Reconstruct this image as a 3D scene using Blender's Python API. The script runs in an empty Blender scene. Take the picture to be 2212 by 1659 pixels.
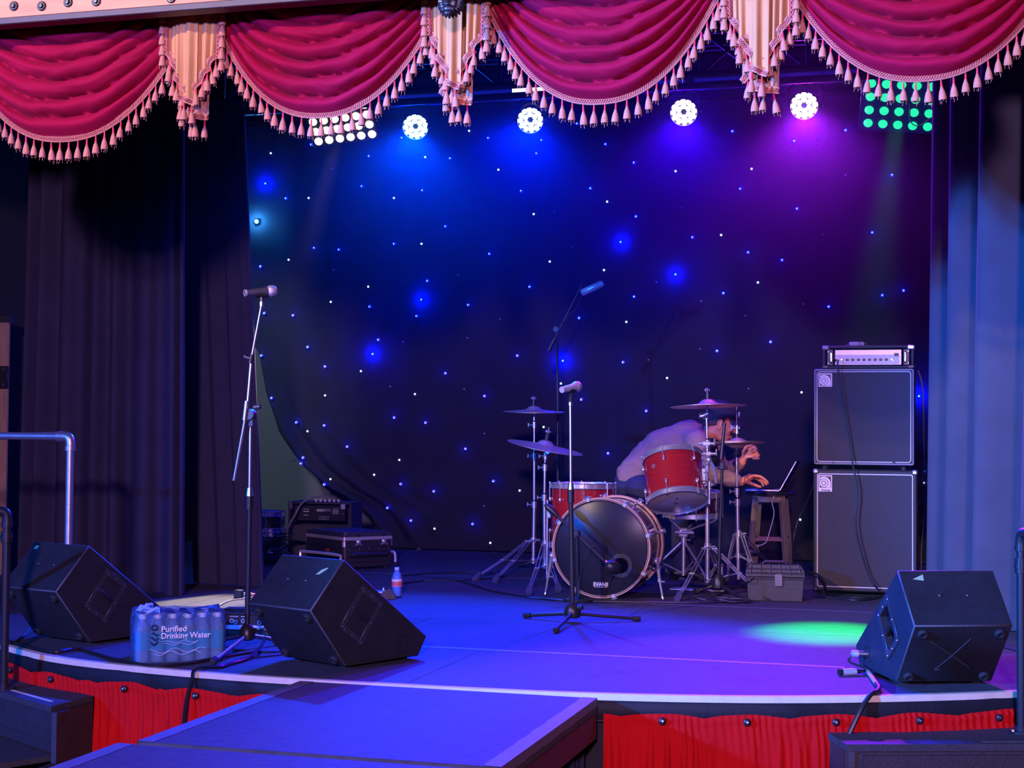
import bpy, bmesh, math, random
from mathutils import Vector, Matrix, Euler, noise
C = bpy.context.scene
COL = C.collection
PI = math.pi
# ------------------------------------------------------------------ camera, world, lights, exposure
FPX, W0, H0 = 3300.0, 2212.0, 1659.0
CAMLOC = Vector((0, 0, 0.95))
CAMROT = (Matrix.Rotation(math.radians(16.25), 3, 'Z') @ Matrix.Rotation(PI/2 + math.radians(1.935), 3, 'X')
          @ Matrix.Rotation(0.0084, 3, 'Z'))
cd = bpy.data.cameras.new('camera'); cam = bpy.data.objects.new('camera', cd); COL.objects.link(cam)
cd.sensor_width = 36; cd.sensor_fit = 'HORIZONTAL'; cd.lens = FPX*36/W0; cd.clip_start = 0.05; cd.clip_end = 200
cam.matrix_world = Matrix.Translation(CAMLOC) @ CAMROT.to_4x4()
C.camera = cam
C.cycles.transparent_max_bounces = 20; C.cycles.use_denoising = True
C.cycles.max_bounces = 6; C.cycles.diffuse_bounces = 3; C.cycles.glossy_bounces = 3; C.cycles.volume_bounces = 0; C.cycles.caustics_reflective = False; C.cycles.caustics_refractive = False

def ray(u, v): return CAMROT @ Vector(((u-W0/2)/FPX, -(v-H0/2)/FPX, -1))
def at_z(u, v, z=0.0):
    d = ray(u, v); return CAMLOC + d*((z-CAMLOC.z)/d.z)
def at_y(u, v, Y):
    d = ray(u, v); return CAMLOC + d*(Y/d.y)
def at_d(u, v, dep): return CAMLOC + ray(u, v)*dep

C.view_settings.view_transform = 'Standard'; C.view_settings.look = 'None'
C.view_settings.exposure = 0.0; C.view_settings.gamma = 1.0; C.view_settings.use_curve_mapping = False
w = bpy.data.worlds.new('room_dark'); C.world = w; w.use_nodes = True
w.node_tree.nodes['Background'].inputs[0].default_value = (0.30, 0.22, 0.62, 1)
w.node_tree.nodes['Background'].inputs[1].default_value = 0.010

def aim(o, src, dst):
    o.location = src
    o.rotation_euler = (Vector(dst)-Vector(src)).to_track_quat('-Z', 'Y').to_euler()
def spot(name, src, dst, col, power, deg, blend=0.5, size=0.06):
    l = bpy.data.lights.new(name, 'SPOT'); l.color = col; l.energy = power
    l.spot_size = math.radians(deg); l.spot_blend = blend; l.shadow_soft_size = size
    o = bpy.data.objects.new(name, l); COL.objects.link(o); aim(o, src, dst); return o
# house front lights, out over the audience
spot('house_front_light', (1.0, -6.0, 3.15), (-1.7, 8.5, 1.05), (0.90, 0.50, 0.96), 5200, 42, 0.4, 0.30)
spot('house_side_light', (-6.4, -1.6, 4.5), (-2.1, 5.75, 2.85), (1.0, 0.70, 0.46), 3900, 29, 0.3, 0.12)
spot('house_blue_light', (-8.0, -3.0, 2.9), (-1.0, 7.2, 0.7), (0.02, 0.13, 1.0), 8500, 38, 0.5, 0.14)
spot('house_blue_light', (-8.2, -2.8, 2.9), (0.40, 7.6, 0.95), (0.02, 0.20, 1.0), 30000, 17, 0.5, 0.14)
# dim work light in the left wing, behind the side curtains
spot('wing_work_light', (-6.05, 9.5, 3.3), (-5.75, 12.6, 0.9), (0.72, 0.90, 1.0), 260, 40, 0.8, 0.10)
# added soft blue fill to lift dark fronts, not a real fixture
al = bpy.data.lights.new('house_blue_fill', 'AREA'); al.color = (0.02, 0.03, 1.0); al.energy = 640; al.shape = 'RECTANGLE'; al.size = 7; al.size_y = 2.5
ao = bpy.data.objects.new('house_blue_fill', al); COL.objects.link(ao); aim(ao, (-1.5, -7.0, 5.2), (-2.0, 8.0, 1.5))
# the four LED cans on the back pipe (light only; the lamps themselves are built below)
PAR_Y = 10.2
PARS = [((898, 271), (0.0, 0.045, 1.0), 2500, (700, 1400), 58),
        ((1146, 257), (0.0, 0.012, 1.0), 2200, (930, 1450), 54),
        ((1477, 240), (0.050, 0.0, 1.0), 1450, (1440, 1500), 46),
        ((1737, 226), (0.40, 0.012, 1.0), 1750, (1800, 1560), 42)]
for (uv, col, pw, tgt, deg) in PARS:
    p = at_y(uv[0], uv[1], PAR_Y)
    q = at_z(tgt[0], tgt[1], 0.0)
    dr = (q-p).normalized()
    spot('can_light', p + dr*0.13, q, col, pw, deg, 0.5, 0.05)
    spot('can_light_spill', p + dr*0.14, q, col, 210, 168, 1.0, 0.07)      # stray light from the bare LED lenses
YEL = at_y(737, 279, 10.0); GRN = at_y(1945, 212, 10.0)
yt = at_z(440, 1300); gt = at_z(1790, 1366)
spot('wash_light', YEL + (yt-YEL).normalized()*0.16, yt, (1.0, 0.80, 0.36), 3000, 13, 0.9, 0.05)
spot('wash_light', GRN + (gt-GRN).normalized()*0.16, gt, (0.0, 1.0, 0.16), 5600, 13, 0.95, 0.05)

# ------------------------------------------------------------------ materials
def lin(r, g, b):
    f = lambda c: (c/255/12.92) if c/255 <= 0.04045 else ((c/255+0.055)/1.055)**2.4
    return (f(r), f(g), f(b))
MATS = {}
def mat(name, col, rough=0.5, metal=0.0, var=0.15, scale=12.0, bump=0.0, spec=0.5, emit=None, es=0.0, sheen=0.0, coat=0.0, bscale=None, stretch=None, trans=0.0, alpha=1.0, ior=1.45):
    m = bpy.data.materials.new(name); m.use_nodes = True; MATS[name] = m
    nt = m.node_tree; b = nt.nodes['Principled BSDF']
    b.inputs['Roughness'].default_value = rough; b.inputs['Metallic'].default_value = metal
    b.inputs['Specular IOR Level'].default_value = spec; b.inputs['IOR'].default_value = ior
    b.inputs['Sheen Weight'].default_value = sheen; b.inputs['Coat Weight'].default_value = coat
    b.inputs['Transmission Weight'].default_value = trans; b.inputs['Alpha'].default_value = alpha
    if sheen: b.inputs['Sheen Roughness'].default_value = 0.4; b.inputs['Sheen Tint'].default_value = (*[min(1, c*2+0.1) for c in col], 1)
    tc = nt.nodes.new('ShaderNodeTexCoord'); mp = nt.nodes.new('ShaderNodeMapping')
    nt.links.new(tc.outputs['Object'], mp.inputs['Vector'])
    if stretch: mp.inputs['Scale'].default_value = stretch
    n = nt.nodes.new('ShaderNodeTexNoise'); n.inputs['Scale'].default_value = scale; n.inputs['Detail'].default_value = 4
    nt.links.new(mp.outputs['Vector'], n.inputs['Vector'])
    r = nt.nodes.new('ShaderNodeMix'); r.data_type = 'RGBA'
    r.inputs['A'].default_value = (*[max(0, c*(1-var)) for c in col], 1)
    r.inputs['B'].default_value = (*[min(1, c*(1+var)) for c in col], 1)
    nt.links.new(n.outputs['Fac'], r.inputs['Factor']); nt.links.new(r.outputs['Result'], b.inputs['Base Color'])
    if bump:
        n2 = nt.nodes.new('ShaderNodeTexNoise'); n2.inputs['Scale'].default_value = bscale or scale*6; n2.inputs['Detail'].default_value = 3
        nt.links.new(mp.outputs['Vector'], n2.inputs['Vector'])
        bp = nt.nodes.new('ShaderNodeBump'); bp.inputs['Strength'].default_value = bump; bp.inputs['Distance'].default_value = 0.004
        nt.links.new(n2.outputs['Fac'], bp.inputs['Height']); nt.links.new(bp.outputs['Normal'], b.inputs['Normal'])
    if emit:
        b.inputs['Emission Color'].default_value = (*emit, 1); b.inputs['Emission Strength'].default_value = es
    return m
BLK = mat('black_paint', (0.012, 0.012, 0.014), 0.55, var=0.4, bump=0.25, scale=20)
BLKPL = mat('black_plastic', (0.012, 0.012, 0.013), 0.38, bump=0.1, scale=30)
RUB = mat('black_rubber', (0.010, 0.010, 0.010), 0.75, scale=30)
WEDGE = mat('worn_black_carpet_paint', (0.013, 0.013, 0.015), 0.6, var=0.55, bump=0.5, scale=14, bscale=160)
WORN = mat('worn_grey_edge', (0.05, 0.05, 0.05), 0.6, var=0.6, scale=60)
CHR = mat('chrome', (0.80, 0.80, 0.82), 0.24, 0.82, var=0.03)
STEEL = mat('brushed_steel', (0.55, 0.55, 0.56), 0.32, 1.0, var=0.08, scale=40)
GALV = mat('galvanised_pipe', (0.42, 0.40, 0.42), 0.38, 0.85, var=0.25, scale=25, bump=0.1)
BLKMET = mat('black_metal', (0.02, 0.02, 0.022), 0.35, 0.3, var=0.3)
DKMET = mat('dark_truss_metal', (0.03, 0.03, 0.034), 0.5, 0.4)
BRZ = mat('cymbal_bronze', (0.66, 0.50, 0.30), 0.42, 0.75, var=0.1, scale=8, stretch=(1, 1, 30))
REDSH = mat('red_stained_shell', (0.30, 0.012, 0.010), 0.22, var=0.45, scale=10, coat=0.6, stretch=(1, 1, 14))
DKSH = mat('dark_red_shell', (0.045, 0.006, 0.008), 0.2, var=0.5, scale=10, coat=0.7)
HOOPW = mat('maple_hoop', (0.50, 0.29, 0.18), 0.35, var=0.25, scale=20, coat=0.3)
HEADB = mat('smoked_drum_head', (0.014, 0.014, 0.020), 0.26, coat=0.0, var=0.3, scale=4, spec=0.12)
HEADW = mat('frosted_drum_head', (0.42, 0.38, 0.40), 0.45, var=0.06)
HEADC = mat('white_drum_head', (0.6, 0.58, 0.56), 0.5, var=0.06)
VELR = mat('red_velvet', lin(136, 8, 44), 0.8, var=0.18, scale=4, bump=0.08, sheen=0.08, spec=0.10)
SKIRT = mat('red_skirt_cloth', lin(186, 14, 14), 0.85, var=0.18, scale=9, bump=0.15, sheen=0.2, spec=0.12)
TAN = mat('tan_velvet', lin(186, 136, 86), 0.8, var=0.14, scale=6, bump=0.15, sheen=0.25, spec=0.15)
TANB = mat('dusty_tan_lining', lin(168, 118, 96), 0.85, var=0.14, scale=6, bump=0.15, spec=0.15)
TRIMP = mat('pink_gold_braid', lin(176, 112, 88), 0.6, var=0.25, scale=60, bump=0.3)
TRIMR = mat('red_braid_ground', lin(160, 40, 62), 0.7, var=0.3, scale=80, bump=0.3)
TASS = mat('tassel_thread', lin(178, 116, 88), 0.75, var=0.3, scale=90, bump=0.4)
TASR = mat('tassel_red_cord', lin(200, 36, 52), 0.6, var=0.2)
CURT = mat('black_curtain_cloth', (0.030, 0.027, 0.052), 0.9, var=0.25, scale=5, bump=0.1, spec=0.1, sheen=0.10)
CURTR = mat('grey_curtain_cloth', (0.050, 0.050, 0.066), 0.9, var=0.25, scale=4, bump=0.1, spec=0.1, sheen=0.10)
DROP = mat('navy_star_cloth', (0.020, 0.019, 0.030), 0.9, var=0.2, scale=4, spec=0.08)
STAGE = mat('scuffed_stage_paint', (0.060, 0.059, 0.062), 0.62, stretch=(1, 2.4, 1), var=0.45, scale=14, bump=0.5, bscale=40, spec=0.10)
STAGE2 = mat('scuffed_stage_paint_dark', (0.053, 0.052, 0.055), 0.66, stretch=(1, 2.4, 1), var=0.45, scale=11, bump=0.5, bscale=40, spec=0.10)
DARKF = mat('house_floor_dark', (0.02, 0.018, 0.018), 0.8, var=0.4)
WALLB = mat('back_wall_grey', (0.10, 0.11, 0.12), 0.85, var=0.12, scale=3)
WALLD = mat('dark_wall', (0.012, 0.012, 0.015), 0.9)
WHTAPE = mat('white_edge_tape', (0.60, 0.50, 0.32), 0.6, var=0.2, scale=20)
GRYTAPE = mat('grey_cloth_tape', (0.10, 0.10, 0.10), 0.6, var=0.3, scale=30)
WOODB = mat('old_timber', lin(206, 140, 88), 0.6, var=0.35, scale=5, bump=0.3, stretch=(1, 8, 8))
WOODG = mat('grey_brown_stool_wood', lin(118, 106, 88), 0.6, var=0.3, scale=12, bump=0.2, stretch=(6, 6, 1))
WOODP = mat('weathered_plank', lin(140, 112, 88), 0.7, var=0.4, scale=8, bump=0.4, stretch=(5, 5, 1))
SKIN = mat('skin', lin(232, 140, 104), 0.5, var=0.12, scale=14, bump=0.08, bscale=90)
SHIRT = mat('taupe_work_shirt', lin(156, 124, 116), 0.85, var=0.12, scale=8, bump=0.3, bscale=30, spec=0.2)
JEAN = mat('navy_jeans', lin(40, 44, 78), 0.9, var=0.25, scale=20, bump=0.2)
CAPM = mat('navy_cap', lin(38, 36, 52), 0.85, var=0.15, scale=30, bump=0.15)
HAIR = mat('short_grey_brown_hair', lin(84, 62, 56), 0.8, var=0.4, scale=90, bump=0.5)
WHITE = mat('white_print', (0.75, 0.72, 0.72), 0.5, var=0.03)
PINKW = mat('pale_badge', (0.72, 0.60, 0.62), 0.4, var=0.03)
SILV = mat('silver_panel', (0.42, 0.36, 0.36), 0.4, 0.6, var=0.08)
ALU = mat('aluminium_edge', (0.60, 0.58, 0.62), 0.38, 0.6, var=0.1)
TOLEX = mat('black_tolex', (0.020, 0.019, 0.021), 0.6, var=0.3, bump=0.6, scale=60, bscale=260)
GRILLE = mat('black_grille_cloth', (0.040, 0.034, 0.040), 0.85, var=0.25, scale=90, bump=0.4, bscale=300)
PIPING = mat('white_piping', (0.62, 0.55, 0.60), 0.5, var=0.05)
CABLE = mat('black_cable', (0.010, 0.010, 0.011), 0.45, var=0.2)
CABLEG = mat('grey_cable', (0.16, 0.14, 0.15), 0.5, var=0.2)
CABLEW = mat('white_cord', (0.55, 0.50, 0.50), 0.5, var=0.1)
ORNG = mat('orange_sleeve', (0.55, 0.26, 0.14), 0.5, var=0.1)
PLAST = mat('grey_tool_case_plastic', (0.028, 0.026, 0.027), 0.5, var=0.15, bump=0.2)
BOXPL = mat('black_moulded_case', (0.022, 0.020, 0.024), 0.45, var=0.25, bump=0.2)
MICG = mat('mic_grille', (0.55, 0.50, 0.55), 0.4, 0.7, var=0.35, scale=160, bump=0.6, bscale=400)
MICB = mat('mic_body', (0.10, 0.09, 0.11), 0.28, 0.6, var=0.1)
MICS = mat('satin_silver_mic', (0.55, 0.55, 0.58), 0.35, 0.5, var=0.06)
REDP = mat('red_print', (0.60, 0.03, 0.03), 0.5, var=0.05)
GRNT = mat('pale_green_tape', (0.34, 0.46, 0.22), 0.6, var=0.1)
SCREEN = mat('laptop_screen_dark', (0.01, 0.01, 0.012), 0.25)
def clear_mat(name, col, rough=0.05, tint=0.15):
    m = bpy.data.materials.new(name); m.use_nodes = True; nt = m.node_tree; MATS[name] = m
    out = nt.nodes['Material Output']; nt.nodes.remove(nt.nodes['Principled BSDF'])
    tr = nt.nodes.new('ShaderNodeBsdfTransparent'); tr.inputs['Color'].default_value = (*[1-tint*(1-c) for c in col], 1)
    gl = nt.nodes.new('ShaderNodeBsdfGlossy'); gl.inputs['Roughness'].default_value = rough; gl.inputs['Color'].default_value = (0.9, 0.9, 0.9, 1)
    df = nt.nodes.new('ShaderNodeBsdfDiffuse'); df.inputs['Color'].default_value = (*col, 1)
    tl = nt.nodes.new('ShaderNodeBsdfTranslucent'); tl.inputs['Color'].default_value = (*col, 1)
    a = nt.nodes.new('ShaderNodeMixShader'); a.inputs[0].default_value = 0.5
    nt.links.new(df.outputs[0], a.inputs[1]); nt.links.new(tl.outputs[0], a.inputs[2])
    n = nt.nodes.new('ShaderNodeTexNoise'); n.inputs['Scale'].default_value = 30
    mr = nt.nodes.new('ShaderNodeMapRange'); mr.inputs['To Min'].default_value = tint*0.6; mr.inputs['To Max'].default_value = tint*1.4
    nt.links.new(n.outputs['Fac'], mr.inputs['Value'])
    b = nt.nodes.new('ShaderNodeMixShader'); nt.links.new(mr.outputs[0], b.inputs[0])
    nt.links.new(tr.outputs[0], b.inputs[1]); nt.links.new(a.outputs[0], b.inputs[2])
    fr = nt.nodes.new('ShaderNodeFresnel'); fr.inputs['IOR'].default_value = 1.4
    c = nt.nodes.new('ShaderNodeMixShader'); nt.links.new(fr.outputs[0], c.inputs[0])
    nt.links.new(b.outputs[0], c.inputs[1]); nt.links.new(gl.outputs[0], c.inputs[2])
    nt.links.new(c.outputs[0], out.inputs['Surface'])
    return m
PET = clear_mat('clear_bottle_plastic', (0.40, 0.70, 1.0), 0.06, 0.40)
FILM = clear_mat('clear_shrink_film', (0.40, 0.70, 1.0), 0.10, 0.18)
def glow(name, col, s):
    m = bpy.data.materials.new(name); m.use_nodes = True; b = m.node_tree.nodes['Principled BSDF']
    b.inputs['Base Color'].default_value = (0.5, 0.5, 0.5, 1); b.inputs['Emission Color'].default_value = (*col, 1)
    b.inputs['Emission Strength'].default_value = s; return m

# ------------------------------------------------------------------ mesh helpers
def V(*a): return Vector(a)
class MB:
    def __init__(s): s.v = []; s.f = []; s.m = []
    def add(s, vs, fs, m=0, M=None):
        o = len(s.v)
        s.v += [tuple(M @ Vector(p)) for p in vs] if M is not None else [tuple(p) for p in vs]
        s.f += [tuple(i+o for i in f) for f in fs]; s.m += [m]*len(fs); return s
    def box(s, c, d, m=0, M=None, ch=0.0):
        cx, cy, cz = c; hx, hy, hz = d[0]/2, d[1]/2, d[2]/2
        if ch <= 0:
            vs = [(cx+sx*hx, cy+sy*hy, cz+sz*hz) for sx in (-1, 1) for sy in (-1, 1) for sz in (-1, 1)]
            return s.add(vs, [(0, 1, 3, 2), (4, 6, 7, 5), (0, 4, 5, 1), (2, 3, 7, 6), (0, 2, 6, 4), (1, 5, 7, 3)], m, M)
        ch = min(ch, hx*.9, hy*.9, hz*.9); vs = []; ix = {}
        for sx in (-1, 1):
            for sy in (-1, 1):
                for sz in (-1, 1):
                    for a in range(3):
                        k = [hx-ch, hy-ch, hz-ch]; k[a] += ch
                        ix[(sx, sy, sz, a)] = len(vs); vs.append((cx+sx*k[0], cy+sy*k[1], cz+sz*k[2]))
        fs = []
        for a in range(3):
            b, c2 = (a+1) % 3, (a+2) % 3
            for sg in (-1, 1):
                q = []
                for (p, r) in ((-1, -1), (1, -1), (1, 1), (-1, 1)):
                    k = [0, 0, 0]; k[a] = sg; k[b] = p; k[c2] = r; q.append(ix[(*k, a)])
                fs.append(tuple(q))
            for p in (-1, 1):
                for r in (-1, 1):
                    k1 = [0, 0, 0]; k2 = [0, 0, 0]; k1[a] = -1; k2[a] = 1
                    k1[b] = k2[b] = p; k1[c2] = k2[c2] = r
                    fs.append((ix[(*k1, b)], ix[(*k2, b)], ix[(*k2, c2)], ix[(*k1, c2)]))
        for sx in (-1, 1):
            for sy in (-1, 1):
                for sz in (-1, 1): fs.append(tuple(ix[(sx, sy, sz, a)] for a in range(3)))
        return s.add(vs, fs, m, M)
    def cyl(s, p0, p1, r0, r1=None, n=12, m=0, M=None):
        p0, p1 = Vector(p0), Vector(p1); r1 = r0 if r1 is None else r1
        ax = (p1-p0).normalized(); a = ax.orthogonal().normalized(); b = ax.cross(a); vs = []
        for p, r in ((p0, r0), (p1, r1)):
            for i in range(n):
                t = 2*PI*i/n; vs.append(p + a*(r*math.cos(t)) + b*(r*math.sin(t)))
        fs = [(i, (i+1) % n, n+(i+1) % n, n+i) for i in range(n)] + [tuple(range(n-1, -1, -1)), tuple(range(n, 2*n))]
        return s.add(vs, fs, m, M)
    def tube(s, pts, r, n=8, m=0, M=None, smooth=0, rs=None, close=False):
        pts = [Vector(p) for p in pts]
        if smooth: pts = crom(pts, smooth)
        k = len(pts); tan = []
        for i in range(k):
            t = (pts[(i+1) % k]-pts[i-1]) if close else pts[min(i+1, k-1)]-pts[max(i-1, 0)]
            tan.append(t.normalized() if t.length > 1e-9 else Vector((0, 0, 1)))
        nrm = tan[0].orthogonal().normalized(); vs = []
        for i in range(k):
            nrm = (nrm - tan[i]*nrm.dot(tan[i])).normalized(); b = tan[i].cross(nrm)
            rr = r if rs is None else rs[int(i*(len(rs)-1)/(k-1)+0.5)]
            for j in range(n):
                a = 2*PI*j/n; vs.append(pts[i] + nrm*(rr*math.cos(a)) + b*(rr*math.sin(a)))
        fs = [(i*n+j, i*n+(j+1) % n, (i+1)*n+(j+1) % n, (i+1)*n+j) for i in range(k-1) for j in range(n)]
        if close: fs += [((k-1)*n+j, (k-1)*n+(j+1) % n, (j+1) % n, j) for j in range(n)]
        else: fs += [tuple(range(n-1, -1, -1)), tuple(range((k-1)*n, k*n))]
        return s.add(vs, fs, m, M)
    def lathe(s, prof, n=24, m=0, M=None, fn=None, capped=True):
        vs = []; k = len(prof)
        for (r, z) in prof:
            for i in range(n):
                t = 2*PI*i/n; rr = r*(fn(t, z) if fn else 1); vs.append((rr*math.cos(t), rr*math.sin(t), z))
        fs = [(j*n+i, j*n+(i+1) % n, (j+1)*n+(i+1) % n, (j+1)*n+i) for j in range(k-1) for i in range(n)]
        if capped:
            if prof[0][0] > 1e-6: fs.append(tuple(range(n-1, -1, -1)))
            if prof[-1][0] > 1e-6: fs.append(tuple(range((k-1)*n, k*n)))
        return s.add(vs, fs, m, M)
    def ring(s, ri, ro, z0, z1, n=40, m=0, M=None):
        return s.lathe([(ri, z0), (ro, z0), (ro, z1), (ri, z1), (ri, z0)], n, m, M, capped=False)
    def prism(s, poly, h0, h1, m=0, M=None):
        k = len(poly); vs = [(x, y, h0) for x, y in poly] + [(x, y, h1) for x, y in poly]
        fs = [(i, (i+1) % k, k+(i+1) % k, k+i) for i in range(k)] + [tuple(range(k-1, -1, -1)), tuple(range(k, 2*k))]
        return s.add(vs, fs, m, M)
    def ball(s, c, r, n=14, k=8, m=0, M=None, sc=(1, 1, 1)):
        T = Matrix.Translation(Vector(c)) @ Matrix.Diagonal((sc[0], sc[1], sc[2], 1))
        if M is not None: T = M @ T
        return s.lathe([(max(1e-7, r*math.sin(PI*i/k)), -r*math.cos(PI*i/k)) for i in range(k+1)], n, m, T, capped=False)
    def grid(s, P, nu, nv, m=0, M=None):
        return s.add(P, [(j*nu+i, j*nu+i+1, (j+1)*nu+i+1, (j+1)*nu+i) for j in range(nv-1) for i in range(nu-1)], m, M)
    def mesh(s, name, mats, ang=38, fixn=True):
        me = bpy.data.meshes.new(name); me.from_pydata(s.v, [], s.f)
        for mm in (mats if isinstance(mats, (list, tuple)) else [mats]): me.materials.append(mm)
        for p, mi in zip(me.polygons, s.m): p.material_index = mi
        if fixn:
            bm = bmesh.new(); bm.from_mesh(me); bmesh.ops.remove_doubles(bm, verts=bm.verts, dist=1e-6)
            bmesh.ops.recalc_face_normals(bm, faces=bm.faces); bm.to_mesh(me); bm.free()
        for p in me.polygons: p.use_smooth = True
        try: me.set_sharp_from_angle(angle=math.radians(ang))
        except Exception: pass
        me.update(); return me
    def build(s, name, mats, parent=None, ang=38, fixn=True, loc=None):
        o = bpy.data.objects.new(name, s.mesh(name, mats, ang, fixn)); COL.objects.link(o)
        if parent is not None: o.parent = parent
        if loc is not None: o.location = loc
        return o
def crom(pts, k):
    out = []; n = len(pts)
    for i in range(n-1):
        p0, p1, p2, p3 = pts[max(i-1, 0)], pts[i], pts[i+1], pts[min(i+2, n-1)]
        for j in range(k):
            t = j/k
            out.append(0.5*((2*p1)+(p2-p0)*t+(2*p0-5*p1+4*p2-p3)*t*t+(3*p1-p0-3*p2+p3)*t**3))
    out.append(pts[-1]); return out
def tag(o, label=None, cat=None, group=None, kind=None):
    if label: o['label'] = label
    if cat: o['category'] = cat
    if group: o['group'] = group
    if kind: o['kind'] = kind
    return o
class T:
    """a thing: an Empty at its base; parts are built in its own frame"""
    def __init__(s, name, label, cat, loc=(0, 0, 0), rz=0.0, group=None):
        o = bpy.data.objects.new(name, None); COL.objects.link(o); o.empty_display_size = 0.05
        o.location = loc; o.rotation_euler = (0, 0, rz); s.o = o; tag(o, label, cat, group)
        s.M = Matrix.Translation(Vector(loc)) @ Matrix.Rotation(rz, 4, 'Z'); s.I = s.M.inverted()
    def L(s, p): return s.I @ Vector(p)
    def part(s, name, mb, mats, parent=None, **k): return mb.build(name, mats, parent or s.o, **k)
def share(name, me, parent, M):
    o = bpy.data.objects.new(name, me); COL.objects.link(o); o.parent = parent; o.matrix_local = M; return o
def copy_tree(o, parent=None):
    c = o.copy(); COL.objects.link(c)
    if parent is not None: c.parent = parent
    for ch in list(o.children): copy_tree(ch, c)
    return c
def frame(o, x, z):
    """matrix with origin o, local X along x, local Z along z"""
    z = Vector(z).normalized(); x = Vector(x); x = (x - z*x.dot(z)).normalized(); y = z.cross(x)
    M = Matrix((x, y, z)).transposed().to_4x4(); M.translation = Vector(o); return M
def axis_frame(o, z):
    z = Vector(z).normalized(); return frame(o, z.orthogonal(), z)
def text(name, body, size, M, m, parent, ext=0.0006, shear=0.0, align='CENTER', xs=1.0, bold=0.0):
    cu = bpy.data.curves.new(name, 'FONT'); cu.body = body; cu.size = size; cu.extrude = ext; cu.shear = shear; cu.resolution_u = 4
    cu.align_x = align; cu.align_y = 'CENTER'; cu.offset = bold
    o = bpy.data.objects.new(name, cu); COL.objects.link(o); dg = bpy.context.evaluated_depsgraph_get(); dg.update()
    me = bpy.data.meshes.new_from_object(o.evaluated_get(dg)); bpy.data.objects.remove(o); bpy.data.curves.remove(cu)
    me.materials.clear(); me.materials.append(m); me.name = name
    return share(name, me, parent, M @ Matrix.Diagonal((xs, 1, 1, 1)))
def boolean(o, cutter, cm=None):
    """cut the MB out of o for good"""
    c = cutter.build('cutter', o.data.materials[0] if cm is None else cm); c.matrix_world = o.matrix_world.copy()
    c.parent = o.parent
    md = o.modifiers.new('b', 'BOOLEAN'); md.object = c; md.operation = 'DIFFERENCE'; md.solver = 'EXACT'
    dg = bpy.context.evaluated_depsgraph_get(); dg.update()
    me = bpy.data.meshes.new_from_object(o.evaluated_get(dg)); o.modifiers.clear()
    old = o.data; o.data = me; me.name = old.name
    bpy.data.objects.remove(c)
    for p in me.polygons: p.use_smooth = True
    try: me.set_sharp_from_angle(angle=math.radians(38))
    except Exception: pass
    return o
def lerp(a, b, t): return a + (b-a)*t
RN = random.Random(7)
# ------------------------------------------------------------------ the setting
def struct(name, mb, m, **k): return tag(mb.build(name, m, **k), kind='structure')
GZ = -0.72
struct('auditorium_floor', MB().box((-2, -1.0, GZ-0.05), (13, 26, 0.1)), DARKF)
struct('wall_back', MB().box((-3, 12.72, 1.7), (9.2, 0.12, 4.9)), WALLB)
struct('wall_right', MB().box((2.3, 9.2, 1.7), (0.12, 7.2, 4.9)), WALLD)
struct('ceiling', MB().box((-2.4, 9.1, 4.2), (9.6, 7.4, 0.1)), WALLD)
FRONT = crom([V(-7.0, 8.6, 0), V(-5.6, 7.1, 0), V(-4.75, 6.38, 0), V(-4.1, 5.94, 0), V(-3.6, 5.66, 0), V(-2.96, 5.52, 0), V(-2.42, 5.487, 0), V(-1.85, 5.49, 0),
              V(-1.27, 5.535, 0), V(-.70, 5.665, 0), V(-.2, 5.87, 0), V(.25, 6.13, 0), V(.9, 6.62, 0), V(1.7, 7.4, 0), V(2.3, 8.2, 0)], 8)
def front_y(x):
    for a, b in zip(FRONT, FRONT[1:]):
        if a.x <= x <= b.x: return lerp(a.y, b.y, (x-a.x)/(b.x-a.x))
    return 8.4
def front_n(x):
    d = V(0.05, front_y(x+0.025)-front_y(x-0.025), 0).normalized(); return V(d.y, -d.x, 0)
fl = MB()
poly = [(p.x, p.y) for p in FRONT] + [(2.25, 12.65), (-7.0, 12.65)]
fl.prism(poly, -0.10, -0.020, 0)
floor = tag(fl.build('floor', BLK), kind='structure')
# plywood sheets of the stage deck, each its own piece with open joints
rows = [(5.3, 6.505), (6.505, 7.55), (7.55, 8.60), (8.60, 9.82), (9.82, 11.04), (11.04, 12.6)]
g = 0.0018
for ri, (y0, y1) in enumerate(rows):
    off = (-6.9, -7.5, -6.55, -7.2, -6.4, -7.0)[ri]
    xs = [off + 2.44*i for i in range(6)]
    for a, b in zip(xs, xs[1:]):
        x0, x1 = max(a, -6.9)+g, min(b, 2.2)-g
        if x1-x0 < 0.05: continue
        top = y1-g
        n = max(2, int((x1-x0)/0.08)); low = []
        for i in range(n+1):
            x = lerp(x0, x1, i/n); low.append((x, max(y0+g, front_y(x)+0.004)))
        low = [p for p in low if p[1] < top-0.002]
        if len(low) < 2: continue
        pl = [*low, (low[-1][0], top), (low[0][0], top)]
        m = MB().prism(pl, -0.0199, 0.0)
        m.build('floor_panel', STAGE if (ri+len(pl)) % 2 else STAGE2, floor)
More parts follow.
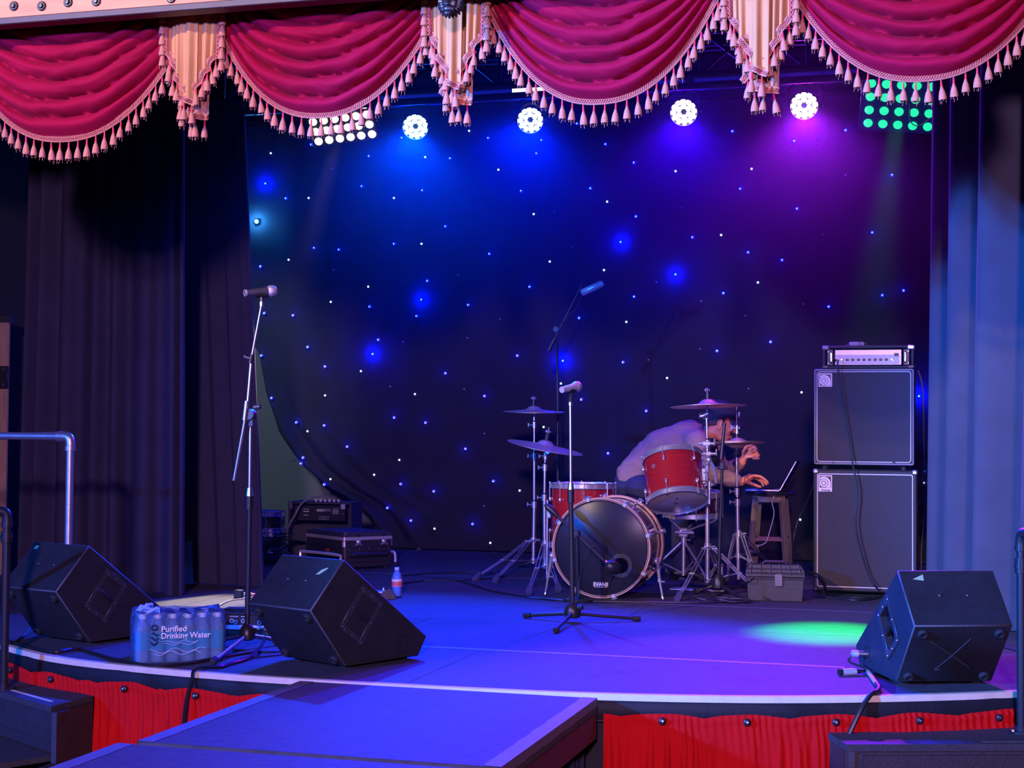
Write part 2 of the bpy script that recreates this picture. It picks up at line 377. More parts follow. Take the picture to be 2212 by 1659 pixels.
# tape strips along some of the joints and the pale tape along the stage lip
for (x0, x1, yy, wd) in ((-3.2, -0.45, 6.505, 0.05), (-2.0, 0.4, 8.60, 0.05), (-4.2, -1.2, 9.82, 0.05)):
    m = MB(); n = 40
    P = []
    for j in (0, 1):
        for i in range(n+1): P.append((lerp(x0, x1, i/n), yy + (j-0.5)*wd + 0.004*noise.noise((i*.7, j*3, yy)), 0.0012))
    m.grid(P, n+1, 2); m.build('joint_tape', GRYTAPE, floor, fixn=False)
m = MB(); P = []
fr = [p for p in FRONT if -5.8 < p.x < 2.0]
for k, (o, z) in enumerate(((-0.002, -0.022), (-0.002, 0.0016), (0.030, 0.0016))):
    for i, p in enumerate(fr):
        nn = front_n(p.x); j = 0.004*noise.noise((i*.4, 5, 0)) if k == 2 else 0
        P.append(p - nn*(o+j) + V(0, 0, z))
m.grid(P, len(fr), 3); m.build('edge_tape', WHTAPE, floor)
m = MB(); P = []
for k, (o, z) in enumerate(((0.004, -0.022), (0.010, -0.030), (0.010, -0.075), (0.003, -0.095))):
    for i, p in enumerate(fr):
        nn = front_n(p.x); P.append(p + nn*(o + 0.004*noise.noise((i*.9, k*2, 0))) + V(0, 0, z + 0.004*noise.noise((i*.5, 9, k))))
m.grid(P, len(fr), 4); m.build('edge_fascia', mat('black_vinyl_edge', (0.010, 0.010, 0.012), 0.6, spec=0.25, bump=0.5, scale=10, bscale=30), floor)
# black understage wall behind the skirts
m = MB(); P = []
for z in (-0.11, GZ):
    for p in fr: P.append(p - front_n(p.x)*0.05 + V(0, 0, z))
m.grid(P, len(fr), 2); m.build('understage_panel', WALLD, floor)

# ------------------------------------------------------------------ runway out into the house
rw = T('catwalk', 'blue-lit black plywood runway jutting out from the stage front', 'runway', (-1.85, 4.2, GZ))
for k, (x0, x1, y0, y1) in enumerate(((-2.435, -1.262, 4.245, 5.475), (-2.475, -1.262, 2.70, 4.205))):
    m = MB(); L = rw.L
    c = L(((x0+x1)/2, (y0+y1)/2, -0.032)); m.box(c, (x1-x0, y1-y0, 0.055), 0, ch=0.004)
    o = rw.part('deck_panel', m, STAGE)
    for sx in (x0, x1):
        s = 1 if sx == x0 else -1; P = []; n = 30
        for j in (0, 1, 2):
            for i in range(n+1):
                yy = lerp(y0+.004, y1-.004, i/n)
                q = (sx + s*(0.055 + 0.005*noise.noise((i*.6, sx, k))), yy, -0.0030) if j == 0 else ((sx - s*0.0015, yy, -0.0030) if j == 1 else (sx - s*0.0015, yy, -0.035 + 0.006*noise.noise((i*.8, 3, sx))))
                P.append(L(q))
        MB().grid(P, n+1, 3).build('edge_tape', GRYTAPE, o)
    m = MB()
    for sx in (x0+.012, x1-.012): m.box(L((sx, (y0+y1)/2, -0.105)), (0.022, y1-y0-.01, 0.09), 0)
    m.box(L(((x0+x1)/2, y0+.02, -0.105)), (x1-x0-.03, 0.02, 0.09), 0)
    rw.part('side_rail', m, mat('dark_red_brown_rail', (0.05, 0.018, 0.016), 0.6, var=0.5))
    m = MB(); P = []; n = 60
    for z in (-0.14, GZ+.005):
        for i in range(n+1):
            yy = lerp(y0+.02, y1-.02, i/n)
            P.append(L((x1-.045 + 0.012*math.sin(i*1.3)+0.006*math.sin(i*.41), yy, z)))
    m.grid(P, n+1, 2)
    rw.part('black_side_cloth', m, CURT)
    m2 = MB(); m2.grid([V(-p.x+2*L((-1.87, 0, 0)).x, p.y, p.z) for p in P], n+1, 2); rw.part('black_side_cloth', m2, CURT)

# ------------------------------------------------------------------ red stage skirts
def skirt(x0, x1, label, snaps, seed):
    t = T('stage_skirt', label, 'stage skirt', (lerp(x0, x1, .5), front_y(lerp(x0, x1, .5)), GZ), group=None)
    ns = 34; ln = x1-x0; n = int(ln*420); P = []; rws = [-0.060, -0.066, -0.074, -0.088, -0.105, -0.125, -0.15, -0.19, -0.25, -0.34, -0.46, -0.60, -0.70]
    ph = seed*10.0
    for k, z in enumerate(rws):
        for i in range(n+1):
            x = lerp(x0, x1, i/n); nn = front_n(x); s = x*1.0
            fine = math.sin(s*2*PI*40 + 7*noise.noise((s*6, ph, 0)) + z*25)*(.55+.6*noise.noise((s*9, ph, 4)))
            big = (math.sin(s*2*PI*13 + 9*noise.noise((s*2.6, ph, 1)) + 1.5*noise.noise((s*3, z*2, ph))) + .6*math.sin(s*2*PI*27 + 8*noise.noise((s*4, ph, 6))))*(.5+.6*noise.noise((s*3.3, ph, 7)))
            hem = min(1.0, max(0.0, (-z-0.09)/0.25))
            off = 0.026 + 0.0042*fine*(1-hem*0.8)*(1 if k > 1 else 0.5) + 0.020*hem*big*1.1 + 0.012*hem
            dsn = min(abs(x-q) for q in snaps)/0.15
            sag = -0.016*(1-abs(1-min(2, dsn)))**2 if dsn < 2 else 0
            wob = 0.006*noise.noise((s*8, ph, 3)) + (0.0015*fine if k < 2 else 0)
            off += 0.006 if k == 2 else 0
            p = V(x, front_y(x), 0) + nn*off + V(0, 0, z + (sag+wob)*(1-hem))
            P.append(t.L(p))
    o = t.part('skirt_fabric', MB().grid(P, n+1, len(rws)), SKIRT, fixn=False, ang=80)
    for q in snaps:
        nn = front_n(q); p = V(q, front_y(q), -0.086) + nn*0.040
        M = Matrix.Translation(t.L(p)) @ axis_frame((0, 0, 0), nn)
        b = MB().lathe([(0.014, -0.006), (0.014, 0.002), (0.010, 0.006), (1e-5, 0.0075)], 14, 0, M)
        b.lathe([(0.005, 0.007), (0.005, 0.0105), (1e-5, 0.012)], 10, 1, M)
        t.part('snap_button', b, [BLKPL, STEEL])
    return t
skirt(-5.3, -2.44, 'red gathered skirt on the stage front left of the runway', [-3.93, -3.63, -3.225, -2.88, -2.55, -4.3, -4.7, -5.1], 1.3)
skirt(-1.25, 1.6, 'red gathered skirt on the stage front right of the runway', [-1.04, -0.745, -0.44, -0.15, 0.13, 0.42, 0.75, 1.1], 2.7)

# ------------------------------------------------------------------ wooden header beam with bolts
hb = MB()
hb.box((-3.2, 5.56, 2.93), (5.6, 0.10, 0.50), 0, ch=0.006)
beam = struct('trim_1', hb, WOODB)
m = MB(); m.box((-3.2, 5.535, 2.670), (5.6, 0.075, 0.030), 0, ch=0.004)
struct('trim_2', m, mat('dark_beam_moulding', (0.035, 0.02, 0.02), 0.5, var=0.4))
for (u, v) in ((30, 13), (90, 13), (147, 5), (208, 3), (370, -4)):
    p = at_y(u, v, 5.508); M = axis_frame(p, (0, -1, 0))
    b = MB().lathe([(0.0205, 0), (0.0205, 0.003), (0.017, 0.006)], 18, 0, M)
    b.lathe([(0.012, 0.005), (0.012, 0.012), (0.010, 0.014), (1e-5, 0.0145)], 6, 0, M)
    b.build('bolt_head', BLKMET, beam)
struct('wall_front_blocker', MB().box((-2.4, 5.90, 3.50), (9.6, 0.08, 1.55)), WALLD)  # unseen header wall, added to block side light passing over the valance
struct('trim_3', MB().box((0.9, 5.66, 2.99), (2.6, 0.10, 0.40), 0), WALLD)

# ------------------------------------------------------------------ left wing: plank wall behind the curtain
pw = MB().box((-6.3, 9.4, 1.6), (0.06, 3.2, 4.6))
wl = struct('wall_left', pw, WALLD)
for i in range(3):
    x = -5.62 - 0.075*i if False else 0
pwall = T('plank_wing', 'weathered wooden plank flat at the far left edge beside the curtain', 'wooden flat', (-5.95, 8.85, 0.0))
e = at_y(22, 700, 8.8); 
for k in range(5):
    x1 = e.x - 0.004 - 0.026*0 - k*0.135
    z0, z1 = 0.0, e.z + (0.01, -0.02, 0.0, 0.015, -0.01)[k]
    pwall.part('plank', MB().box(pwall.L((x1-0.066, 8.80+0.004*(k % 2), (z0+z1)/2)), (0.131, 0.022, z1-z0), 0, ch=0.003), WOODP)
b = MB(); q = at_y(4, 815, 8.78); b.box(pwall.L((q.x-0.08, 8.775, q.z)), (0.26, 0.012, 0.15), 0, ch=0.003)
for zz in (-0.05, 0.05): b.cyl(pwall.L((q.x+0.02, 8.772, q.z+zz)), pwall.L((q.x+0.02, 8.762, q.z+zz)), 0.008, n=8, m=1)
pwall.part('iron_strap', b, [BLKMET, STEEL])
b = MB(); b.box(pwall.L((e.x-0.3, 8.82, e.z+0.03)), (0.6, 0.05, 0.05), 0); pwall.part('top_rail', b, DKMET)
# ------------------------------------------------------------------ curtains
def curtain(name, label, cat, top, bot, z0, z1, pleats, amp, m, seed, n=260, rows=16, flare=1.35, sharp=0.75, nrm=None):
    top = crom([Vector(p) for p in top], 12); bot = crom([Vector(p) for p in bot], 12)
    def along(pl, s):
        k = s*(len(pl)-1); i = min(int(k), len(pl)-2); return pl[i].lerp(pl[i+1], k-i)
    base = along(bot, .5); t = T(name, label, cat, (base.x, base.y, z0)); P = []
    for j in range(rows+1):
        tz = (j/rows); z = lerp(z1, z0, tz)
        for i in range(n+1):
            s = i/n
            p = along(top, s).lerp(along(bot, s), tz)
            d = (along(bot, min(1, s+.02))-along(bot, max(0, s-.02))); d.z = 0; d.normalize(); nn = V(d.y, -d.x, 0)
            ph = s*pleats*2*PI + 4.2*noise.noise((s*pleats*.45, seed, 0)) + 0.5*noise.noise((s*6, tz*1.5, seed+5))*tz
            wv = math.sin(ph + 0.55*math.sin(ph+seed)); wv = math.copysign(abs(wv)**sharp, wv)
            a = amp*(0.65+0.5*noise.noise((s*pleats*.4, seed+2, 0)))*(1+(flare-1)*tz)
            fold = d*(0.10*amp*math.sin(2*ph+seed))
            hem = 0.012*noise.noise((s*9, seed, 8))*(1 if j == rows else 0)
            q = p + nn*(a*wv) + fold; q.z = z + hem; P.append(t.L(q))
    o = t.part('cloth', MB().grid(P, n+1, rows+1), m, fixn=False, ang=80)
    for i in (0, n):
        t.part('side_hem', MB().tube([Vector(P[j*(n+1)+i]) for j in range(rows+1)], .011, 8), m, o)
    return t
a0 = at_z(404, 1288); 
curtain('side_curtain', 'dark pleated side curtain at far left behind the pipe railing', 'curtain',
        [(-5.66, 8.45, 0), (-5.1, 8.30, 0), (-4.43, 8.13, 0)], [(-5.62, 8.35, 0), (-5.0, 8.15, 0), (-4.33, 8.06, 0)], 0.004, 3.75, 7.0, 0.06, CURT, 3.1)
curtain('side_curtain', 'dark narrow curtain panel beside the star cloth with a pale leading edge', 'curtain',
        [(-5.02, 9.0, 0), (-4.72, 9.03, 0), (-4.52, 9.06, 0)], [(-4.62, 8.72, 0), (-4.35, 8.70, 0), (-4.10, 8.66, 0)], 0.004, 3.75, 4.2, 0.035, CURT, 6.4, n=140)
curtain('side_curtain', 'grey-blue pleated side curtain at far right behind the amp stack', 'curtain',
        [(-0.06, 9.40, 0), (0.10, 8.65, 0), (0.36, 7.75, 0), (0.66, 7.0, 0)], [(-0.075, 9.40, 0), (0.09, 8.6, 0), (0.31, 7.72, 0), (0.66, 7.05, 0)], 0.004, 3.75, 4.5, 0.135, CURTR, 9.7, n=300)

# ------------------------------------------------------------------ star cloth
DY = 11.95
edge_uv = [(470, 250), (490, 500), (520, 680), (560, 765), (575, 850), (605, 935), (655, 1005), (715, 1055), (768, 1085), (800, 1120), (838, 1180), (848, 1192)]
edge = [(at_y(u, v, DY).z, at_y(u, v, DY).x) for u, v in edge_uv]
def left_x(z):
    if z >= edge[0][0]: return edge[0][1]-0.1
    for (za, xa), (zb, xb) in zip(edge, edge[1:]):
        if zb <= z <= za: return lerp(xa, xb, (za-z)/(za-zb))
    return edge[-1][1]
XR = 0.12
st = T('star_curtain', 'black backdrop cloth dotted with small blue and white lights', 'backdrop', (-3, DY, 0))
def drop_y(x, z):
    l = left_x(z); k = max(0.0, 1-(x-l)/1.1)
    gather = max(0.0, min(1.0, (2.2-z)/1.8))
    f = 0.012*math.sin(x*7+0.6*math.sin(x*3.1)) + 0.006*math.sin(x*17)
    f += 0.055*gather*k*k*math.sin((x-l)*26+0.4*z) * (0.35+0.65*k)
    f += 0.014*max(0, 1-abs(z-2.9)/0.8)*math.sin(z*16+x*1.6)*max(0, 1-abs(x+2.2)/1.6)
    return DY - f
P = []; nu, nv = 200, 60; z1 = 3.60; z0 = -0.0
for j in range(nv+1):
    z = lerp(z1, 0.012, j/nv); l = left_x(z)
    for i in range(nu+1):
        s = (i/nu)**1.35; x = lerp(l, XR, s)
        zz = z
        if j == nv: zz = 0.012 + 0.03*noise.noise((x*2, 1, 1))**2
        P.append(st.L((x, drop_y(x, z), zz)))
st.part('cloth', MB().grid(P, nu+1, nv+1), DROP, fixn=False, ang=80)
hm = MB(); P = []
for j, (dz, dy) in enumerate(((0.012, 0.004), (0.0125, 0.010), (0.075, 0.010), (0.08, 0.002))):
    for i in range(101):
        x = lerp(left_x(0.05)+.01, XR, i/100); P.append(st.L((x, drop_y(x, 0.05)-dy, dz+0.0)))
st.part('hem', hm.grid(P, 101, 4), DROP)
for u, v in ((573, 843), (1069, 1196), (909, 1187), (632, 995)):
    p = at_y(u, v, DY); p.y = drop_y(p.x, p.z)-0.02
    st.part('grommet', MB().ring(0.008, 0.016, 0, 0.004, 14, 0, axis_frame(st.L(p), (0, -1, 0))), STEEL)
B = '522,319 674,312 798,337 783,402 620,428 505,451 681,536 735,539 563,576 851,526 868,297 973,342 915,411 1127,413 964,489 1058,548 925,606 1146,619 1055,298 1161,332 1171,303 1246,267 1308,311 1371,353 1275,406 1375,468 1583,285 1600,408 1496,512 1616,545 1563,633 1371,641 1715,304 1926,379 1721,450 1885,503 1689,562 1951,627 1906,638 800,662 636,681 903,683 818,733 667,750 567,768 705,792 589,860 641,912 703,919 851,901 752,964 660,988 571,676 1012,658 1119,768 963,806 1047,855 921,912 1005,969 1549,758 1397,887 867,1045 939,1060 838,1096 890,1123 1068,1038 1021,1131 706,1046 1251,686 1347,782 1256,862 1313,979 1790,662 1827,281 1665,738 1950,265 652,1001'
Wt = '584,330 507,354 668,428 850,427 625,561 796,619 920,340 1078,367 1154,463 912,527 1188,565 1013,282 1460,370 1624,365 1311,435 1558,508 1304,583 1637,610 717,652 780,801 705,854 667,931 898,851 863,993 1175,922 1441,816 1731,847 809,1025 940,1141 1060,1172 716,1034 1354,695 1211,828 1197,735 1123,1059 1728,1122 1997,1042'
BIG = '573,396 1341,523 1460,593 912,647 806,764 1216,779 1985,855'
TIN = '719,365 779,477 723,583 528,587 1227,326 1007,444 1197,457 1235,533 990,594 1471,448 1418,609 1826,378 1777,506 871,738 1081,689 1009,729 1002,840 842,834 1514,650 1734,656 1610,682 1511,753 1617,839 1401,777 1046,936 1045,1092'
GB = glow('blue_led', (0.0, 0.012, 1.0), 2.2); GW = glow('white_led', (0.55, 0.85, 0.95), 1.6)
GBH = glow('bright_blue_led', (0.0, 0.01, 1.0), 4.0); GCY = glow('bright_cyan_led', (0.10, 0.55, 1.0), 4.0)
GDIM = mat('unlit_led', (0.5, 0.5, 0.55), 0.3); GCORE = glow('led_core', (0.55, 0.7, 1.0), 2.4)
for mm in (GB, GW, GCORE, GBH, GCY): mm.cycles.emission_sampling = 'NONE'
def bulb(r, m): 
    b = MB().lathe([(r*.75, 0), (r, r*.5), (r*.86, r*1.1), (r*.5, r*1.5), (r*.34, r*1.54)], 10, 0, None)
    b.lathe([(r*.34, r*1.54), (r*.24, r*1.62), (1e-6, r*1.68)], 10, 1); return b.mesh('led_light', [m, GCORE])
meB, meW = bulb(0.0140, GB), bulb(0.0092, GW)
meH, meC = bulb(0.012, GBH), bulb(0.020, GCY); meT = MB().ball((0, 0, 0.003), 0.007, 8, 5).mesh('led_light', GDIM)
def stars(s, me):
    for q in s.split():
        u, v = map(float, q.split(',')); p = at_y(u+.5, v+.5, DY); p.y = drop_y(p.x, p.z)-0.008
        if p.x < left_x(p.z): p.x = left_x(p.z)+.01
        M = axis_frame(st.L(p), V(RN.uniform(-.2, .2), -1, RN.uniform(-.25, .1)))
        share('led_light', me, st.o, M)
def star_glow(s, col, pw, so=0.050):
    for q in s.split():
        u, v = map(float, q.split(',')); p = at_y(u+.5, v+.5, DY); p.y = drop_y(p.x, p.z)-so
        l = bpy.data.lights.new('led_light_glow', 'POINT'); l.color = col; l.energy = pw; l.shadow_soft_size = 0.008
        o = bpy.data.objects.new('led_light_glow', l); COL.objects.link(o); o.location = p
star_glow(BIG, (0.0, 0.004, 1.0), 11); star_glow('556,478', (0.05, 0.45, 1.0), 12)
star_glow(B, (0.0, 0.004, 1.0), 0.9, 0.030)
stars(B, meB); stars(Wt, meW); stars(BIG, meH); stars(TIN, meT); stars('556,478', meC)
st_pipe = T('backdrop_pipe', 'dark horizontal pipe holding up the star cloth', 'pipe', (-3, 12.0, 3.62))
st_pipe.part('pipe', MB().cyl((-3.27, 0.0, 0), (5.22, 0.0, 0), 0.024, n=12), DKMET)
for x in (-2.4, 0, 2.4): st_pipe.part('hanger_rod', MB().cyl((x, 0, 0), (x, 0, .53), .008, n=8), DKMET)

# ------------------------------------------------------------------ valance: red swags, tan cascades, tassels
VY = 5.75
ts = MB()
ts.cyl((0, 0, 0.004), (0, 0, -0.006), 0.0022, n=6, m=0); ts.cyl((0, 0, -0.005), (0, 0, -0.029), 0.0030, 0.0046, n=8, m=1)
ts.lathe([(0.0050, -0.0285), (0.0066, -0.031), (0.0050, -0.0335)], 10, 0)
ts.lathe([(0.0050, -0.033), (0.0085, -0.040), (0.0115, -0.050), (0.0140, -0.063), (0.0152, -0.074), (0.0135, -0.078), (0.006, -0.076)], 22, 0,
         fn=lambda t, z: 1+0.13*math.sin(11*t)*min(1, max(0, (-z-0.033)/0.02)))
for k in range(4):
    a = k*1.7; ts.cyl((0.010*math.cos(a), 0.010*math.sin(a), -0.074), (0.012*math.cos(a+.2), 0.012*math.sin(a+.2), -0.084-0.003*k), 0.0010, n=4, m=0)
TME = ts.mesh('tassel', [TASS, TASR])
def trim_and_tassels(t, pts, nrm_y, width, pitch, start=0.5, parent=None, tass=True):
    """pts: world polyline along the fabric edge; braid band and tassels hung from it"""
    pts = [Vector(p) for p in pts]; acc = [0.0]
    for a, b in zip(pts, pts[1:]): acc.append(acc[-1]+(b-a).length)
    Ltot = acc[-1]
    def at(l):
        l = max(0, min(Ltot, l))
        for i in range(len(pts)-1):
            if l <= acc[i+1] or i == len(pts)-2:
                f = (l-acc[i])/max(1e-9, acc[i+1]-acc[i]); return pts[i].lerp(pts[i+1], f), (pts[i+1]-pts[i]).normalized()
    def frame_at(l):
        p, d = at(l); up = V(-d.z, 0, d.x)
        if up.length < .2: up = V(0, 0, 1)
        up.normalize()
        if up.z < 0 : up = -up
        return p, d, up
    n = max(4, int(Ltot/0.016)); m = MB(); P = []
    for (k, dy) in ((-.5, .0), (-.5, -.006), (.5, -.006), (.5, .0)):
        for i in range(n+1):
            p, d, up = frame_at(Ltot*i/n); P.append(t.L(p + up*(k*width) + V(0, dy, 0)))
    m.grid(P, n+1, 4, 0)
    ns = max(6, int(Ltot/0.0032)); per = 0.019
    for ph in (0, PI):
        q = []
        for i in range(ns+1):
            l = Ltot*i/ns; p, d, up = frame_at(l); a = 2*PI*l/per+ph
            q.append(t.L(p + up*(math.sin(a)*width*.27) + V(0, -0.0075-0.002*math.cos(a), 0)))
        m.tube(q, 0.0020, 5, 1)
    for sd in (-.5, .5):
        q = []
        for i in range(n+1):
            p, d, up = frame_at(Ltot*i/n); q.append(t.L(p + up*(sd*width) + V(0, -0.006, 0)))
        m.tube(q, 0.0036, 6, 1)
    t.part('braid_trim', m, [TRIMR, TRIMP], parent, ang=60)
    if tass:
        k = int(Ltot/pitch)
        for i in range(k):
            l = (i+start)*Ltot/k; p, d, up = frame_at(l)
            M = Matrix.Translation(t.L(p - up*(width*.5) + V(0, -0.004, 0))) @ Matrix.Rotation(RN.uniform(0, 6.28), 4, 'Z') @ Matrix.Rotation(RN.gauss(0, .07), 4, 'X') @ Matrix.Scale(RN.uniform(.94, 1.04), 4)
            share('tassel', TME, t.o, M)
def swag(xc, hw, zside, zb, label, seed):
    t = T('swag', label, 'swag curtain', (xc, VY, zb)); ns, nt = 72, 84; P = []; ztop = 2.80
    def pt(s, tt):
        q = 2*s-1; e = lerp(1.15, 2.3, min(1, tt*1.25)**.8)
        c = 1-abs(q)**e
        zs = lerp(ztop, zside, tt**1.3); sag = lerp(0.05, zside-zb, tt**0.92)
        z = zs - sag*c*(1 if tt > 0 else 0) - (0 if tt == 0 else 0.0)
        if tt < 0.04: z = lerp(ztop, z, tt/0.04)
        wob = 0.09*noise.noise((q*1.6, tt*3, seed)) + 0.05*noise.noise((q*4, tt*6, seed+4))
        ph = PI*(7.0*tt**.95 + wob*2.6 + 0.15*q)
        f = abs(math.sin(ph))**0.55
        env = (1-abs(q)**3)*0.85+0.15
        f2 = abs(math.sin(PI*(13*tt+2.6*noise.noise((q*2.2, tt*5, seed+9)))))**.8
        f *= 1-max(0, min(1, (tt-.90)/.09))**2
        y = VY - 0.012 - 0.10*env*(0.35+tt*.65)*(1-tt**6*.6) * f - 0.006*env*f2*(1-tt**4) - 0.03*c*tt
        return V(xc + q*hw*(1-0.03*math.sin(PI*tt)), y, z)
    for j in range(nt+1):
        for i in range(ns+1): P.append(t.L(pt(i/ns, j/nt)))
    o = t.part('swag_fabric', MB().grid(P, ns+1, nt+1), VELR, fixn=False, ang=80)
    trim_and_tassels(t, [pt(i/ns, 1.0) + V(0, -0.004, 0.008) for i in range(ns+1)], -1, 0.024, 0.0415)
    return t
swag(-3.665, 0.50, 2.54, 2.195, 'leftmost red velvet swag under the bare timber beam', 1.0)
swag(-2.477, 0.462, 2.60, 2.238, 'second red velvet swag from left, above the warm white lamps', 4.0)
swag(-1.320, 0.470, 2.66, 2.232, 'third red velvet swag from left, right of the lion head', 7.0)
swag(-0.120, 0.475, 2.63, 2.252, 'rightmost red velvet swag, in front of the green lamps', 11.0)
swag(1.06, 0.475, 2.63, 2.25, 'red velvet swag beyond the right edge of the picture', 13.0) if False else None
def cascade(xc, hw, zt, zb, label, seed):
    t = T('cascade', label, 'swag tail', (xc, VY-.03, zb))
    H = zt-zb
    # layers: x0, x1 (in half widths), hem inner / outer (share of H), y
    LAY = [(-0.30, 0.62, 0.93, 0.96, -0.000, TANB), (-0.62, 0.05, 0.88, 0.70, 0.004, TANB),
           (0.40, 1.0, 0.62, 0.44, -0.020, TAN), (-1.0, -0.40, 0.40, 0.60, -0.020, TAN),
           (-0.70, -0.10, 0.58, 0.74, -0.036, TAN), (0.14, 0.74, 0.74, 0.56, -0.034, TAN),
           (-0.34, 0.32, 0.80, 0.86, -0.056, TAN)]
    for k, (a, b, ha, hb2, dy, mm) in enumerate(LAY):
        ns, nt = 22, 12; P = []; low = []
        def pt(s, tt):
            q = lerp(a, b, s); x = xc + q*hw*(1-0.10*tt)
            z = lerp(2.80, lerp(zt, zt-H*lerp(ha, hb2, s), 1), tt) if False else lerp(2.80, zt-H*lerp(ha, hb2, s), tt)
            y = VY - 0.03 + dy + 0.010*math.sin(s*PI*3.2+seed+k*1.9)*(0.5+.6*tt) - 0.008*math.sin(s*PI)
            return V(x, y, z)
        for j in range(nt+1):
            for i in range(ns+1): P.append(t.L(pt(i/ns, j/nt)))
        o = t.part('cascade_fold', MB().grid(P, ns+1, nt+1), mm, fixn=False, ang=80)
        low = [pt(i/ns, 1.0) + V(0, -0.004, 0.008) for i in range(ns+1)]
        trim_and_tassels(t, low, -1, 0.020, 0.036, 0.5)
    for sg in (-1, 1):
        hz = 0.44 if sg > 0 else 0.40
        low = [V(xc+sg*hw*(1-0.10*i/10*hz), VY-.056, lerp(2.80, zt-H*hz, i/10)) for i in range(11)]
        if sg > 0: low.reverse()
        n = 11; m = MB(); P = []
        for kx in (-.5, .5):
            for p in low: P.append(t.L(p + V(kx*0.020, -0.004, 0)))
        m.grid(P, n, 2, 0)
        for ph in (0, PI):
            m.tube([t.L(low[0].lerp(low[-1], i/60) + V(math.sin(i*.9+ph)*.006, -.007-.001*math.cos(i*.9+ph), 0)) for i in range(61)], 0.0019, 5, 1)
        t.part('braid_trim', m, [TRIMR, TRIMP])
        for i in range(6):
            p = low[0].lerp(low[-1], (i+.3)/6) + V(sg*0.016, -0.006, 0)
            share('tassel', TME, t.o, Matrix.Translation(t.L(p)) @ Matrix.Rotation(i, 4, 'Z'))
    return t
cascade(-3.060, 0.125, 2.73, 2.235, 'tan velvet swag tail with stepped tasselled hem, leftmost', 0.3)
cascade(-1.903, 0.118, 2.74, 2.235, 'tan velvet swag tail behind the black lion head', 1.4)
cascade(-0.705, 0.122, 2.73, 2.215, 'tan velvet swag tail at right, between two purple lamps', 2.2)
# lion head on the beam
lh = T('lion_head', 'small black lion head ornament over the middle swag tail', 'ornament', (-1.925, 5.56, 2.66))
c = lh.L(at_y(975, 8, 5.50)); m = MB()
m.ball(c, 0.040, 18, 12, 0, None, (1.0, .72, 1.15))
m.ball(c+V(0, -.030, -.030), .022, 14, 10, 0, None, (1.25, 1.0, .85))          # muzzle
m.ball(c+V(0, -.040, -.048), .016, 12, 8, 0, None, (1.2, .8, .7))               # chin
m.ball(c+V(0, -.050, -.014), .010, 10, 8, 0, None, (1.1, .8, .8))               # nose
m.tube([c+V(0, -.030, .020), c+V(0, -.044, .002), c+V(0, -.052, -.012)], .008, 8, 0)
for sx in (-1, 1):
    m.ball(c+V(sx*.020, -.026, .013), .0085, 10, 6, 1); m.tube([c+V(sx*.006, -.032, .022), c+V(sx*.018, -.036, .027), c+V(sx*.034, -.024, .018)], .006, 6, 0)
    m.ball(c+V(sx*.018, -.038, -.032), .012, 10, 8, 0, None, (1, .8, .8))
    m.ball(c+V(sx*.036, 0, .040), .014, 10, 8, 0, None, (1, .5, 1))
for k in range(22):
    a = 2*PI*k/22; d = V(math.cos(a), 0, math.sin(a)); r = 0.040
    m.tube([c+d*r*.8+V(0, -.010, 0), c+d*(r+.004)+V(0, -.010, 0), c+d*(r+.012)+V(0, .004, -.004)], .009, 6, 0, None, 0, [.011, .010, .003])
lh.part('head', m, [mat('black_cast_lion', (0.014, 0.013, 0.016), 0.35, bump=0.2), STEEL], ang=60)
b = MB().tube([c+V(0, .02, .03), c+V(0, .045, .06)], .022, 10); lh.part('mount', b, BLKMET)
